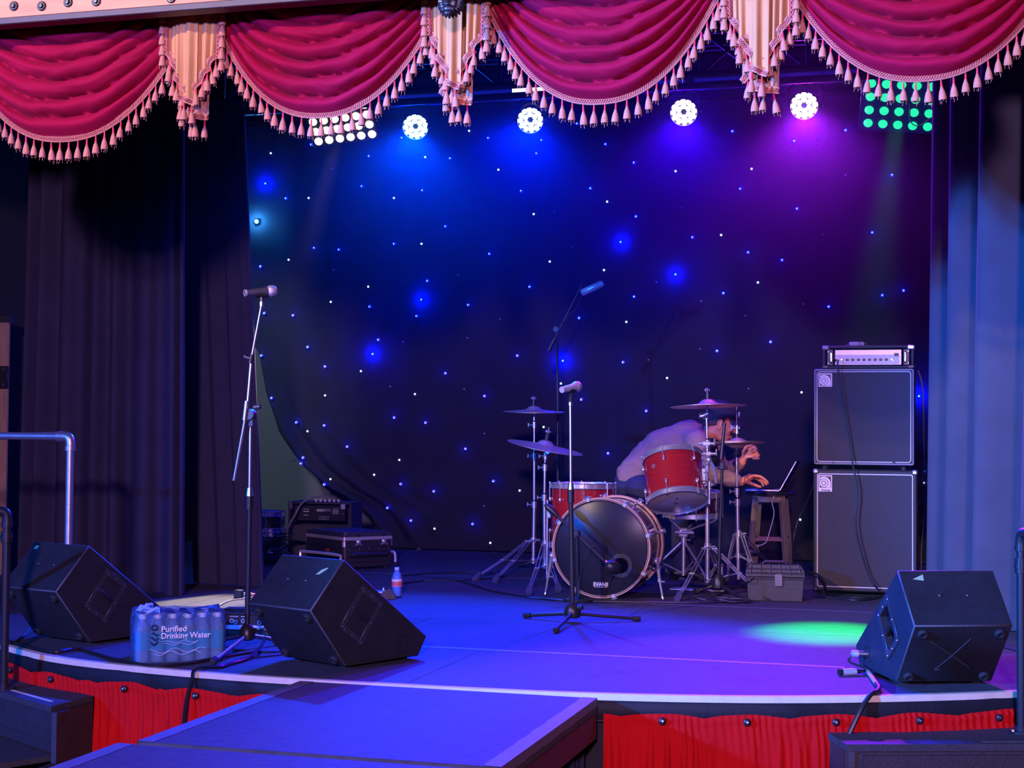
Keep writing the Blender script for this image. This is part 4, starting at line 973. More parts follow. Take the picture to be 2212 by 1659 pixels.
for (uv0, uv1) in (((1417, 1212), (1432, 1301)), ((1192, 1200), (1178, 1275))):
    a = t.L(at_y(uv0[0], uv0[1], bc.y+.12)); e = t.L(at_y(uv1[0], uv1[1], bc.y+.02)); e.z = .012
    m = MB().cyl(a+V(0, .02, .02), a.lerp(e, .55), .010, n=10, m=0).cyl(a.lerp(e, .5), e, .007, n=10, m=0)
    m.ball(a+V(0, .0, 0), .018, 10, 8, 0); m.cyl(a.lerp(e, .5), a.lerp(e, .56), .012, n=10); m.cyl(a.lerp(e, .55)+V(-.012, 0, 0), a.lerp(e, .55)+V(.03, 0, 0), .005, n=6)
    lg = t.part('spur_leg', m, CHR); t.part('spur_tip', MB().lathe([(.011, -.016), (.012, 0), (.006, .010), (1e-5, .012)], 10, 0, axis_frame(e, e-a)), STEEL, lg)
# floor tom
YF = 9.62; c = at_y(1259, 1047, YF); fr_ = .212; fh = .39
t = T('floor_tom', 'red floor tom behind the bass drum with chrome hoops', 'drum', (c.x, c.y, 0)); L = t.L
drum(t, Matrix.Translation((0, 0, c.z-fh)), fr_-.012, fh, REDSH, CHR, .004, HEADC, HEADW, 8)
for a in (-2.75, -.4, 1.2):
    p = V((fr_+.018)*math.cos(a), (fr_+.018)*math.sin(a), 0); zt = c.z-.10
    m = MB().cyl(p+V(0, 0, .03), p+V(0, 0, zt), .0075, n=10); m.box(p*.95+V(0, 0, c.z-fh+.20), (.03, .03, .05), 0, None, .004); lg = t.part('leg', m, CHR)
    t.part('rubber_tip', MB().lathe([(.013, 0), (.014, .01), (.011, .035), (1e-5, .036)], 12, 0, Matrix.Translation(p)), RUB, lg)
# rack tom, clamped to the crash stand
b_, tp_ = at_y(1463, 1083, 9.30), at_y(1452, 990, 9.41)
t = T('rack_tom', 'glossy red rack tom tilted to show its pale lower head', 'drum', b_); L = t.L
F = axis_frame((0, 0, 0), tp_-b_); F = frame((0, 0, 0), (1, 0, 0), tp_-b_); hh = (tp_-b_).length
drum(t, F, .180, hh, REDSH, CHR, .004, HEADC, HEADW, 6)
for (xx, yy, s_) in ((-.012, .026, .013), (.006, -.052, .013)): t.part('head_print', MB().lathe([(s_*.8, -.0022), (1e-5, -.0022)], 12, 0, F @ Matrix.Translation((xx, yy, 0)), capped=False), MICB)
t.part('badge', MB().ring(.006, .013, 0, .003, 16, 0, frame(F @ V(-.10, -.152, hh*.66), (0, 0, 1), (F.to_3x3() @ V(-.55, -.835, 0)))), CHR)
mb_ = F @ V(.186, -.02, hh*.45); m = MB().box(mb_, (.03, .05, .10), 0, None, .006); m.cyl(mb_+V(.01, 0, -.06), mb_+V(.025, -.01, .12), .012, n=12)
m.tube([mb_+V(.01, -.02, .10), mb_+V(.04, -.02, .09), mb_+V(.065, .0, .03), mb_+V(.07, .02, -.04)], .010, 8, 0, None, 4); m.ball(mb_+V(.03, -.02, .10), .02, 10, 8)
m.cyl(mb_+V(.035, -.02, -.03), mb_+V(.035, -.02, -.17), .008, n=10)
for k in range(3): m.cyl(mb_+V(.0, -.02, .07-k*.05), mb_+V(.03, -.04, .075-k*.05), .006, n=8)
t.part('tom_mount', m, CHR)
# snare and its basket stand
YS = 9.78; c = at_y(1497, 1088, YS)
t = T('snare_drum', 'snare drum in a basket stand under the rack tom', 'drum', (c.x, c.y, c.z-.07)); drum(t, Matrix.Rotation(.06, 4, 'X'), .178, .14, DKSH, CHR, .004, HEADC, HEADW, 8)
t2 = T('snare_stand', 'chrome tripod basket stand holding the snare drum', 'drum stand', (c.x-.06, c.y, 0)); L = t2.L
z_ = c.z-.085; o_ = V(.06, 0, 0)
t2.part('post', MB().cyl(V(0, 0, .06), V(0, 0, .30), .013, n=12).cyl(V(0, 0, .28), V(0, 0, z_-.10), .0095, n=12).cyl(V(0, 0, .27), V(0, 0, .31), .019, n=12).tube([V(.02, -.02, .29), V(.05, -.03, .29)], .006), CHR)
m = MB().box((0, 0, z_-.10), (.06, .05, .06), 0, None, .006); m.cyl((-.05, -.02, z_-.10), (.07, -.02, z_-.10), .012, n=10); t2.part('basket_hub', m, CHR)
for a in (-2.4, -.5, 1.5):
    d = V(math.cos(a), math.sin(a), 0); m = MB().tube([V(0, 0, z_-.10), o_*.5+d*.09+V(0, 0, z_-.055), o_+d*.165+V(0, 0, z_-.02), o_+d*.19+V(0, 0, z_+.012)], .0075, 8, 0, None, 4); t2.part('basket_arm', m, CHR)
for a in (-2.7, -.75, 1.3):
    d = V(math.cos(a), math.sin(a), 0); m = MB()
    m.tube([V(0, 0, .27)+d*.02, d*.17+V(0, 0, .13), d*.27+V(0, 0, .016)], .007, 8, 0, None, 4); m.cyl(V(0, 0, .075), d*.15+V(0, 0, .145), .005, n=8); lg = t2.part('leg', m, CHR)
    t2.part('rubber_foot', MB().box((d.x*.275, d.y*.275, .016), (.045, .045, .030), 0, None, .008), RUB, lg)
# throne and pedal
t = T('drum_throne', 'round black drum throne under the crouching drummer', 'stool', (at_y(1368, 1090, 10.35).x, 10.35, 0))
t.part('seat', MB().lathe([(.15, .50), (.165, .51), (.168, .56), (.15, .585), (1e-5, .59)], 28, 0), BLKPL)
t.part('post', MB().cyl((0, 0, .10), (0, 0, .50), .016, n=12), CHR)
for a in (-1.6, .5, 2.6):
    d = V(math.cos(a), math.sin(a), 0); lg = t.part('leg', MB().tube([V(0, 0, .30), d*.12+V(0, 0, .18), d*.25+V(0, 0, .014)], .010, 8, 0, None, 3), CHR); t.part('rubber_foot', MB().ball(d*.255+V(0, 0, .016), .018, 10, 8), RUB, lg)
p = at_z(1496, 1283); t = T('hi_hat_pedal', 'dark metal foot pedal on the floor behind the front stands', 'pedal', (p.x, p.y+.2, 0))
t.part('base_plate', MB().box((0, 0, .008), (.34, .10, .012), 0, None, .003), STEEL); t.part('footboard', MB().box((0, .02, .05), (.26, .075, .012), 0, Matrix.Rotation(.16, 4, 'Y'), .003), BLKMET)
t.part('post', MB().cyl((.14, -.03, .01), (.14, -.03, .16), .008, n=8).cyl((.14, .05, .01), (.14, .05, .16), .008, n=8).cyl((.14, -.05, .16), (.14, .07, .16), .007, n=8), CHR)
# cymbals and stands
def cymbal(name, label, c, r, nrm, m=BRZ, bell=.22, rise=.10, cup=False):
    t = T(name, label, 'cymbal', c); F = axis_frame((0, 0, 0), nrm); th = .0022; pr = []
    for k in range(15):
        q = k/14; rr = .006 + (r-.006)*q
        z = rise*r*(1-q)**1.25 + (.10*r*max(0, 1-(q/bell)**2)**.6 if q < bell else 0); pr.append((rr, z))
    prof = pr + [(a, b-th) for a, b in reversed(pr)] + [pr[0]]
    z0 = pr[2][1]
    t.part('plate', MB().lathe([(a, (b-z0)) for a, b in prof], 64, 0, F, fn=None, capped=False), m, ang=50); return t, F
def cyl_stand(label, base, pts, collar, feet, brace, name='cymbal_stand', r=.0125, double=True, wing=True):
    """pts: world points up the mast; collar/brace: heights of leg collar and lower sleeve"""
    t = T(name, label, 'cymbal stand', (base.x, base.y, 0)); L = t.L; q = [L(p) for p in pts]; rr = r
    for k, (a, b) in enumerate(zip(q, q[1:])):
        t.part('tube', MB().cyl(a, b, rr, n=14), CHR)
        if k < len(q)-2:
            m = MB().cyl(b+V(0, 0, -.022), b+V(0, 0, .022), rr+.007, n=14); m.cyl(b+V(-rr, 0, 0), b+V(-rr-.03, -.006, 0), .005, n=8); m.box(b+V(-rr-.034, -.006, 0), (.008, .010, .030), 0, None, .003); m.cyl(b+V(0, 0, .022), b+V(0, 0, .032), rr+.003, n=14, m=1)
            t.part('wing_clamp', m, [CHR, BLKPL])
        rr = max(.006, rr-.003)
    ax = q[0]; cz, bz = collar, brace
    m = MB().cyl(V(0, 0, cz-.02), V(0, 0, cz+.02), r+.009, n=14); m.cyl(V(r, 0, cz), V(r+.04, -.008, cz), .006, n=8); t.part('leg_collar', m, CHR)
    t.part('brace_collar', MB().cyl(V(0, 0, bz-.015), V(0, 0, bz+.015), r+.008, n=14), CHR)
    for f in feet:
        f = L(f); f.z = .020; d = V(f.x, f.y, 0).normalized(); s = V(-d.y, d.x, 0)
        a = V(0, 0, cz)+d*.022; k = a.lerp(f, .10)+V(0, 0, .018); e = f - d*.035 + V(0, 0, .012); m = MB()
        for sg in (-1, 1):
            m.tube([a+s*sg*.010, k+s*sg*.011, a.lerp(f, .55)+s*sg*.010, e+s*sg*.006], .0052, 7, 0)
        md = a.lerp(f, .55)
        for sg in (-1, 1): m.tube([V(0, 0, bz)+d*.018+s*sg*.006, md+s*sg*.006], .0045, 6, 0)
        m.cyl(md-s*.016, md+s*.016, .007, n=8); m.cyl(k-s*.017, k+s*.017, .008, n=8)
        lg = t.part('leg', m, CHR)
        Fm = frame(f+V(0, 0, -.004), d, (d*.55+V(0, 0, 1)))
        t.part('rubber_foot', MB().prism([(-.05, -.012), (.02, -.022), (.042, -.016), (.042, .016), (.02, .022), (-.05, .012)], -.014, .014, 0, Fm), mat('stand_rubber', (.05, .045, .05), .7) if 'stand_rubber' not in MATS else MATS['stand_rubber'], lg)
    return t
def felt(t, c, up):
    c = Vector(c); up = Vector(up).normalized(); F = axis_frame(c, up); m = MB().lathe([(.004, -.03), (.018, -.030), (.018, -.014), (.016, .016), (.016, .026), (.006, .028)], 14, 0, F)
    m.cyl(c+up*.02, c+up*.052, .004, n=8, m=1)
    m.box((0, 0, .040), (.040, .007, .016), 1, F, .003); t.part('felt_and_wingnut', m, [BLKPL, CHR])
# left crash
Yl = 10.42; b0 = at_y(1152, 1222, Yl)
up_ = V(.02, -.05, 1)
cc = at_y(1153, 879, Yl)
t = cyl_stand('chrome cymbal stand left of the drums carrying the small crash cymbal', b0, [V(b0.x, b0.y, .05), at_y(1154, 1090, Yl), at_y(1154, 985, Yl), at_y(1154, 918, Yl), cc+V(0, 0, .03)], .215, [at_z(1030, 1254), at_z(1072, 1258), at_y(1215, 1215, 10.8)], .07)
felt(t, t.L(cc+V(0, 0, .022)), up_); cymbal('crash_cymbal', 'small flat crash cymbal at left, topmost of the left pair', cc, .216, up_)
# ride
Yr = 10.05; b0 = at_y(1177, 1236, Yr); cc = at_y(1180, 954, Yr); up_ = V(.20, -.035, 1).normalized()
t = cyl_stand('chrome stand carrying the wide tilted ride cymbal', b0, [V(b0.x, b0.y, .05), at_y(1176, 1075, Yr), at_y(1177, 1010, Yr), at_y(1178, 985, Yr), cc-up_*.01], .22, [at_z(1143, 1284), at_z(1205, 1278), at_y(1190, 1225, 10.3)], .07)
m = MB().lathe([(.017, -.008), (.017, .008)], 16, 0, axis_frame(t.L(at_y(1184, 975, Yr-.02)), (0, 1, 0))); m.ring(.008, .0175, -.012, .012, 16, 0, axis_frame(t.L(at_y(1184, 975, Yr-.02)), (0, 1, 0))); t.part('tilter', m, STEEL)
t.part('upper_rod', MB().cyl(t.L(cc), t.L(cc+up_*.10), .0045, n=8), CHR); felt(t, t.L(cc+up_*.030), up_); cymbal('ride_cymbal', 'wide ride cymbal tilted down to the right', cc, .262, up_)
# right crash in front of the drummer
Yc3 = 9.58; b0 = at_y(1528, 1262, Yc3); cc = at_y(1529, 865, Yc3); up_ = V(-.045, .03, 1).normalized()
t = cyl_stand('tall chrome stand in front of the drummer carrying the high crash cymbal', b0, [V(b0.x, b0.y, .03), at_y(1528, 1085, Yc3), at_y(1528, 1045, Yc3), at_y(1528, 958, Yc3), at_y(1526, 898, Yc3), cc-up_*.005], .265, [at_z(1652, 1296), at_z(1466, 1298), at_y(1560, 1240, 9.95)], .055, r=.0135)
m = MB().ball(t.L(at_y(1522, 897, Yc3-.01)), .022, 12, 8, 0, None, (1.2, 1, 1)); m.cyl(t.L(at_y(1515, 900, Yc3-.02)), t.L(at_y(1530, 893, Yc3-.02)), .016, n=12); t.part('tilter', m, STEEL)
for (u, v, w_) in ((1527, 958, .05), (1530, 1046, .06), (1531, 980, .035)):
    q = t.L(at_y(u, v, Yc3)); m = MB().box(q, (w_, .04, .030), 0, None, .005); m.cyl(q+V(-.05, -.01, 0), q+V(.05, -.01, 0), .010, n=10); m.cyl(q+V(.05, -.01, -.01), q+V(.05, -.01, .03), .006, n=8); t.part('multi_clamp', m, CHR)
q0, q1 = t.L(at_y(1522, 1046, Yc3-.02)), t.L(at_y(1493, 1040, 9.40)); t.part('tom_arm', MB().tube([q0, q0.lerp(q1, .5)+V(0, -.02, .03), q1], .011, 8, 0, None, 4), CHR)
felt(t, t.L(cc+up_*.026), up_); cymbal('crash_cymbal', 'high crash cymbal in front of the drummer\'s cap', cc, .238, up_)
# hi-hat
Yh = 9.86; b0 = at_y(1595, 1268, Yh); cc = at_y(1592, 947, Yh)
t = cyl_stand('chrome hi-hat stand beside the wooden stool', b0, [V(b0.x, b0.y, .04), at_y(1593, 1085, Yh), at_y(1592, 1062, Yh), at_y(1591, 968, Yh)], .335, [at_z(1662, 1225), at_z(1562, 1262), at_y(1640, 1270, 9.7)], .19, 'hi_hat_stand')
t.part('pull_rod', MB().cyl(t.L(cc+V(0, 0, -.1)), t.L(at_y(1591, 877, Yh)), .0042, n=8), CHR)
m = MB().cyl(t.L(cc+V(0, 0, .03)), t.L(cc+V(0, 0, .085)), .012, n=12); m.cyl(t.L(cc+V(-.03, 0, .07)), t.L(cc+V(.02, 0, .07)), .008, n=8); m.box(t.L(cc+V(-.034, 0, .07)), (.012, .014, .03), 0, None, .003); t.part('clutch', m, CHR)
m = MB().lathe([(.02, -.05), (.03, -.035), (.02, -.02), (.012, 0)], 14, 0, Matrix.Translation(t.L(cc+V(0, 0, -.07)))); t.part('seat_cup', m, BLKPL)
cymbal('hi_hat_cymbal', 'upper hi-hat cymbal just below the drummer\'s chin', cc, .178, V(-.04, .05, 1).normalized(), bell=.30, rise=.12)
cymbal('hi_hat_cymbal', 'lower hi-hat cymbal, upturned beneath the upper one', cc+V(0, 0, -.062), .178, V(.04, -.05, -1).normalized(), bell=.30, rise=.12)
# pair of drums stacked in the wing
for k, (v, lab) in enumerate(((1126, 'dark red snare drum at left, upper of two stacked by the curtain'), (1169, 'dark red snare drum at left, lower of two stacked by the curtain'))):
    c = at_y(563, v, 10.45); t = T('snare_drum', lab, 'drum', (c.x, c.y, c.z-.065), .35); drum(t, Matrix.Identity(4), .172, .130, DKSH, CHR, .004, HEADC, HEADW, 8)
c = at_y(563, 1169, 10.45); zb = c.z-.085
t = T('drum_hardware_crate', 'dark crate under the two stacked snare drums', 'crate', (c.x, c.y, 0)); t.part('body', MB().box((0, 0, zb/2-.003), (.36, .34, zb-.006), 0, None, .008), BOXPL)
# ------------------------------------------------------------------ bass stack
def badge(t, F, s, label_text, parent):
    """pale square badge with a ringed round-letter emblem"""
    h = s if not label_text else s*1.22
    p = t.part('badge', MB().box((0, -(h-s)/2, 0), (s, h, .004), 0, F, .0015), PINKW, parent)
    t.part('badge_ground', MB().box((0, .0, .0022), (s*.84, s*.84, .0012), 0, F, .0004), BLKPL, p)
    k = s*.42
    def plate(r0, r1, z, m, n=36, c=(-.10*s, -.06*s)):
        return MB().ring(r0, r1, z, z+.0008, n, 0, F @ Matrix.Translation((c[0], c[1], 0))), m
    cx, cy = -.12*s, -.08*s
    poly = []
    for i in range(17):
        a = PI*.5*(1-i/16)+0.0; poly.append((cx+.50*s*math.cos(a), cy+.46*s*math.sin(a)))
    big = [(cx-.26*s, cy+.40*s)] + poly + [(cx+.50*s, cy-.32*s), (cx+.1*s, cy-.32*s), (cx-.24*s, cy+.16*s)]
    t.part('emblem_tail', MB().prism(big, .0027, .0036, 0, F), PINKW, p)
    t.part('emblem_gap', MB().lathe([(.335*s, .0040), (1e-5, .0040)], 40, 0, F @ Matrix.Translation((cx, cy, 0)), capped=False), BLKPL, p)
    t.part('emblem_ring', MB().ring(.175*s, .295*s, .0041, .0049, 40, 0, F @ Matrix.Translation((cx, cy, 0))), PINKW, p)
    t.part('emblem_dot', MB().lathe([(.125*s, .0041), (.125*s, .0049), (1e-5, .0049)], 28, 0, F @ Matrix.Translation((cx, cy, 0))), PINKW, p)
    if label_text: text('badge_lettering', label_text, s*.24, F @ Matrix.Translation((0, -s*.60, .0024)), BLKPL, p, .0003, .45, 'CENTER', 1.0, .0004)
def ribbon_frame(t, F, w, h, r, wd, m, z=.004):
    pts = []
    for (sx, sy, a0) in ((1, 1, 0), (-1, 1, 90), (-1, -1, 180), (1, -1, 270)):
        for i in range(6):
            a = math.radians(a0+18*i); pts.append(F @ V(sx*(w/2-r)+r*math.cos(a), sy*(h/2-r)+r*math.sin(a), z))
    return t.part('piping', MB().tube(pts, wd, 6, 0, None, 0, None, True), m)
pA = at_z(1762, 1284); pA.z = 0
YB = pA.y+.02
xl, xr = at_y(1757, 1150, YB).x, at_y(1981, 1150, YB).x; zt = at_y(1860, 1015, YB).z
cx = (xl+xr)/2; cw = xr-xl
t = T('bass_cabinet', 'tall lower bass speaker cabinet with ribbed black grille and white piping', 'speaker cabinet', (cx, YB, 0)); dp = .40
f0 = .022
cab = t.part('cabinet', MB().box((0, dp/2, (zt+f0)/2), (cw, dp, zt-f0), 0, None, .008), TOLEX)
gh = zt-f0-.055; F = frame((0, -.0005, (zt+f0)/2), (1, 0, 0), (0, -1, 0))
g = MB(); rows = 62
Pn = []
for j in range(rows*2+1):
    for i in (-1, 1): Pn.append(F @ V(i*(cw/2-.026), -gh/2+gh*j/(rows*2), .003 if j % 2 else .0008))
g.grid(Pn, 2, rows*2+1); gr = t.part('grille', g, GRILLE, ang=5)
ribbon_frame(t, F, cw-.05, gh, .012, .0036, PIPING)
q = at_y(1783, 1041, YB); badge(t, frame((q.x-cx, -.006, q.z), (1, 0, 0), (0, -1, 0)), .082, 'Ampeg', gr)
for sx in (-1, 1):
    for zz in (f0+.012, zt-.012):
        t.part('corner_cap', MB().box((sx*(cw/2-.014), .014, zz), (.034, .034, .030), 0, None, .008), CHR if zz > .3 else BLKPL)
    for yy in (.05, .35): t.part('foot', MB().lathe([(.018, 0), (.022, f0)], 14, 0, Matrix.Translation((sx*(cw/2-.06), yy, 0))), RUB)
# upper cabinet
xl2, xr2 = at_y(1759, 900, YB).x, at_y(1974, 900, YB).x; z0, z1 = at_y(1865, 1004, YB).z, at_y(1865, 797, YB).z
t = T('bass_cabinet', 'upper bass speaker cabinet with plain black grille cloth, under the amp head', 'speaker cabinet', ((xl2+xr2)/2, YB, zt)); cw2 = xr2-xl2; h0 = z0-zt; h1 = z1-zt; cx2 = (xl2+xr2)/2
t.part('cabinet', MB().box((0, dp/2, (h0+h1)/2), (cw2, dp, h1-h0), 0, None, .006), TOLEX)
F = frame((0, -.0005, (h0+h1)/2), (1, 0, 0), (0, -1, 0))
gr = t.part('grille', MB().box((0, 0, .001), (cw2-.036, h1-h0-.036, .004), 0, F, .002), mat('plain_grille_cloth', (.034, .028, .036), .9, var=.2, scale=200, bump=.3, bscale=500))
ribbon_frame(t, F, cw2-.034, h1-h0-.034, .016, .0028, PIPING, .003)
m = MB()
for sx in (-1, 1): m.box((sx*(cw2/2-.004), .004, (h0+h1)/2), (.010, .012, h1-h0-.006), 0, None, .003)
m.box((0, .004, h1-.005), (cw2-.01, .014, .012), 0, None, .003).box((0, .004, h0+.005), (cw2-.01, .014, .012), 0, None, .003); t.part('edge_trim', m, mat('grey_edge_trim', (.16, .14, .16), .5))
q = at_y(1783, 821, YB); badge(t, frame((q.x-cx2, -.0048, q.z-zt), (1, 0, 0), (0, -1, 0)), .082, None, gr)
for u in (1800, 1931): q = at_y(u, 999, YB); t.part('grille_latch', MB().box((q.x-cx2, -.006, q.z-zt), (.016, .006, .008), 0, Matrix.Identity(4), .002), BLKPL)
for sx in (-1, 1):
    for yy in (.06, .34): t.part('foot', MB().lathe([(.016, 0), (.018, max(.004, h0))], 14, 0, Matrix.Translation((sx*(cw2/2-.06), yy, 0))), RUB)
# amp head
xl3, xr3 = at_y(1777, 770, YB).x, at_y(1974, 770, YB).x; z2, z3 = z1, at_y(1875, 746, YB).z
cx3 = (xl3+xr3)/2; w3 = xr3-xl3; hh = z3-z2
t = T('bass_amp_head', 'amplifier head with silver knob panel on top of the cabinet stack', 'amplifier', (cx3, YB+.005, z2))
case = MB()
for (c, d) in (((0, .15, hh-.008), (w3, .30, .016)), ((0, .15, .012), (w3, .30, .016)), ((-w3/2+.008, .15, hh/2), (.016, .30, hh-.008)), ((w3/2-.008, .15, hh/2), (.016, .30, hh-.008)), ((0, .285, hh/2), (w3-.02, .02, hh-.02))): case.box(c, d, 0, None, .004)
case_o = t.part('case', case, TOLEX)
for sx in (-1, 1):
    for (zz, m_) in ((hh-.012, ALU if sx > 0 else mat('blue_grey_corner', (.18, .18, .24), .4)), (.014, BLKPL)):
        t.part('corner_cap', MB().box((sx*(w3/2-.017), .016, zz), (.042, .040, .026), 0, None, .006), m_)
zc = hh/2
pan = t.part('control_panel', MB().box((0, .018, zc), (w3*.735, .012, hh*.66), 0, None, .003), SILV)
lo = t.part('lower_panel', MB().box((-.004, .0105, zc-hh*.09), (w3*.70, .004, hh*.38), 0, None, .0015), mat('pink_silver_face', (.42, .37, .36), .5, .3, var=.15, scale=80), pan)
for k in range(10):
    x = -w3*.29 + k*(w3*.55/9); Fk = frame((x, .0085, zc-hh*.10), (1, 0, 0), (0, -1, 0))
    mm = [STEEL if k in (0, 9) else BLKPL, WHITE]; m = MB().lathe([(.0085, 0), (.0078, .010), (.006, .012), (1e-5, .012)], 12, 0, Fk); m.box((0, .005, .0125), (.0014, .006, .001), 1, Fk); t.part('knob', m, mm, pan)
t.part('power_switch', MB().box((w3*.31, .010, zc+hh*.10), (.026, .006, .020), 0, None, .002), BLKPL, pan)
t.part('pilot_light', MB().ball((w3*.27, .0085, zc-hh*.13), .004, 10, 6), glow('pilot_lamp', (1, .85, .3), 2.2), pan)
for sx in (-1, 1):
    m = MB().box((sx*w3*.418, .014, zc), (.036, .010, hh*.68), 0, None, .002); ear = t.part('rack_ear', m, BLKPL)
    m = MB().tube([(sx*w3*.405, .010, zc-.030), (sx*w3*.405, -.012, zc-.024), (sx*w3*.405, -.012, zc+.024), (sx*w3*.405, .010, zc+.030)], .0075, 8); t.part('rack_handle', m, CHR, ear)
    for zz in (-.035, .035): t.part('screw', MB().lathe([(.004, 0), (.003, .003), (1e-5, .003)], 8, 0, frame((sx*w3*.44, .009, zc+zz), (1, 0, 0), (0, -1, 0))), STEEL, ear)
    for yy in (.05, .25): t.part('foot', MB().lathe([(.012, 0), (.014, .005)], 10, 0, Matrix.Translation((sx*w3*.4, yy, 0))), RUB)
t.part('jack_plug', MB().tube([(-w3*.365, .010, zc-hh*.10), (-w3*.365, -.020, zc-hh*.10), (-w3*.352, -.028, zc-hh*.13)], .007, 8), BLKPL)
# little box on the head
q = at_y(1851, 743, YB+.06); t = T('inline_adapter', 'small grey inline box lying on top of the amplifier head', 'adapter', (q.x, q.y, z3))
t.part('body', MB().box((0, 0, .013), (.092, .035, .024), 0, None, .005).box((.018, -.002, .014), (.016, .034, .028), 1, None, .003), [mat('violet_grey_plastic', (.22, .18, .24), .5), BLKPL])
t.part('lead', MB().tube([(-.046, 0, .012), (-.060, 0, .009), (-.068, 0, .005)], .0035, 6).tube([(.046, 0, .012), (.058, 0, .012), (.064, .004, .005)], .006, 6), CABLE)
# ------------------------------------------------------------------ combo amp at the back left
YQ = 10.72; xa, xb = at_y(624, 1150, YQ).x, at_y(757, 1150, YQ).x; zt_ = at_y(690, 1084, YQ).z
t = T('combo_amp', 'black combo amplifier turned backwards at back left, white knobs along its top', 'amplifier', ((xa+xb)/2, YQ, 0), .06); w_ = xb-xa
m = MB()
for (c, d) in (((0, .13, zt_-.009), (w_, .26, .018)), ((0, .13, .014), (w_, .26, .02)), ((-w_/2+.009, .13, zt_/2), (.018, .26, zt_-.01)), ((w_/2-.009, .13, zt_/2), (.018, .26, zt_-.01)), ((0, .25, zt_/2), (w_-.02, .012, zt_-.02))): m.box(c, d, 0, None, .004)
m.box((0, .012, zt_*.45), (w_-.04, .012, zt_*.28), 0).box((0, .012, .06), (w_-.04, .012, .09), 0)
t.part('cabinet', m, TOLEX)
pn = t.part('rear_panel', MB().box((0, .008, zt_-.085), (w_*.80, .008, .115), 0, None, .002), BLKMET)
for (x, z, d, e) in ((-.10, .028, .05, .003), (-.10, .010, .045, .006), (-.10, -.018, .035, .004), (.012, .026, .055, .006), (.012, .016, .055, .006), (.065, .028, .06, .003), (.065, .018, .06, .003), (.135, .034, .045, .003), (.135, .022, .05, .003), (.135, .014, .05, .003), (.135, .006, .05, .003), (.135, -.003, .05, .003)):
    t.part('panel_print', MB().box((x-.01, .0035, zt_-.085+z), (d, .001, e), 0), mat('panel_white_print', (.5, .48, .5), .6) if 'panel_white_print' not in MATS else MATS['panel_white_print'], pn)
for x in (.025, .065): 
    t.part('socket_plate', MB().box((x-.012, .0035, zt_-.122), (.036, .002, .026), 0), MATS['panel_white_print'], pn); t.part('socket', MB().box((x-.012, .0028, zt_-.122), (.033, .003, .023), 0).ring(.004, .008, 0, .004, 10, 1, frame((x-.012, .002, zt_-.122), (1, 0, 0), (0, -1, 0))), [BLKPL, STEEL], pn)
for k in range(6): t.part('knob', MB().lathe([(.0095, 0), (.009, .016), (.006, .019), (1e-5, .019)], 12, 0, Matrix.Translation((-.045+k*.036, .04, zt_))), mat('cream_knob', (.55, .48, .50), .4) if 'cream_knob' not in MATS else MATS['cream_knob'])
t.part('paper_tag', MB().box((w_*.43, .0005, zt_-.05), (.034, .002, .036), 0, Matrix.Rotation(-.08, 4, 'Y')), mat('grey_tag', (.30, .32, .42), .6))
for (x, z) in ((-.19, -.07), (.185, -.085)): t.part('corner_screw', MB().ball((x, 0.0, zt_+z), .006, 8, 6), STEEL)
t.part('corner_guard', MB().box((-w_/2+.012, .012, zt_-.03), (.034, .034, .066), 0, None, .008), mat('grey_corner', (.10, .10, .12), .5))
tag(MB().tube([at_y(596, 1215, 10.35), at_y(610, 1165, 10.4), at_y(637, 1112, 10.55), at_y(655, 1085, 10.62), at_y(690, 1072, 10.75), at_y(715, 1078, 10.80)], .007, 8, 0, None, 6).build('guitar_cable', CABLEG), 'grey-pink cable arching over the backward combo amplifier', 'cable')
# ------------------------------------------------------------------ two road cases
pc = at_y(742, 1205, 9.95); zb = .205
t = T('rack_case', 'black moulded rack case with aluminium edge bands and lid ajar, upper case', 'road case', (pc.x, pc.y, zb), math.radians(0)); L = t.L
eL, eR = L(at_y(660, 1190, 10.28)), L(at_y(848, 1190, 10.27)); a = V(eL.x, eL.y, 0); b = V(eR.x, eR.y, 0); far = a+b
def shell4(z0, z1, ins, mb, rnd=.02):
    ps = []; cs = [V(0, 0, 0), b, far, a]; ctr = far*.5
    cs = [c + (ctr-c).normalized()*ins for c in cs]
    for i in range(4):
        p, q, r = cs[i-1], cs[i], cs[(i+1) % 4]; d0 = (p-q).normalized()*rnd; d1 = (r-q).normalized()*rnd
        for k in range(5):
            s = k/4; ps.append((q + d0)*(1-s)**2 + q*2*s*(1-s) + (q+d1)*s*s)
    mb.prism([(p.x, p.y) for p in ps], z0, z1)
hb_ = L(at_y(742, 1182, 9.95)).z; hc_ = L(at_y(742, 1173, 9.95)).z; hd = L(at_y(742, 1168, 9.95)).z; he = L(at_y(742, 1161, 9.95)).z; hf = L(at_y(742, 1151, 9.95)).z
m = MB(); shell4(.0, hb_, .004, m); lower = t.part('lower_shell', m, BOXPL)
m = MB(); shell4(hb_, hc_+.012, -.004, m); t.part('lower_band', m, ALU)
TL = Matrix.Rotation(.018, 4, 'X')
m = MB(); shell4(hd, he, -.006, m); 
m.v = [tuple(Vector(p)+V(0, 0, .0)) for p in m.v]; t.part('lid_band', m, ALU)
m = MB(); shell4(he, hf-.006, .002, m); shell4(hf-.006, hf, .03, m, .04); t.part('lid', m, mat('blue_black_lid', (.03, .032, .05), .38, bump=.3))
m = MB(); shell4(hc_+.012, hd, .014, m); t.part('lid_gap', m, WALLD)
nb_ = V(b.y, -b.x, 0).normalized(); na_ = V(-a.y, a.x, 0).normalized()
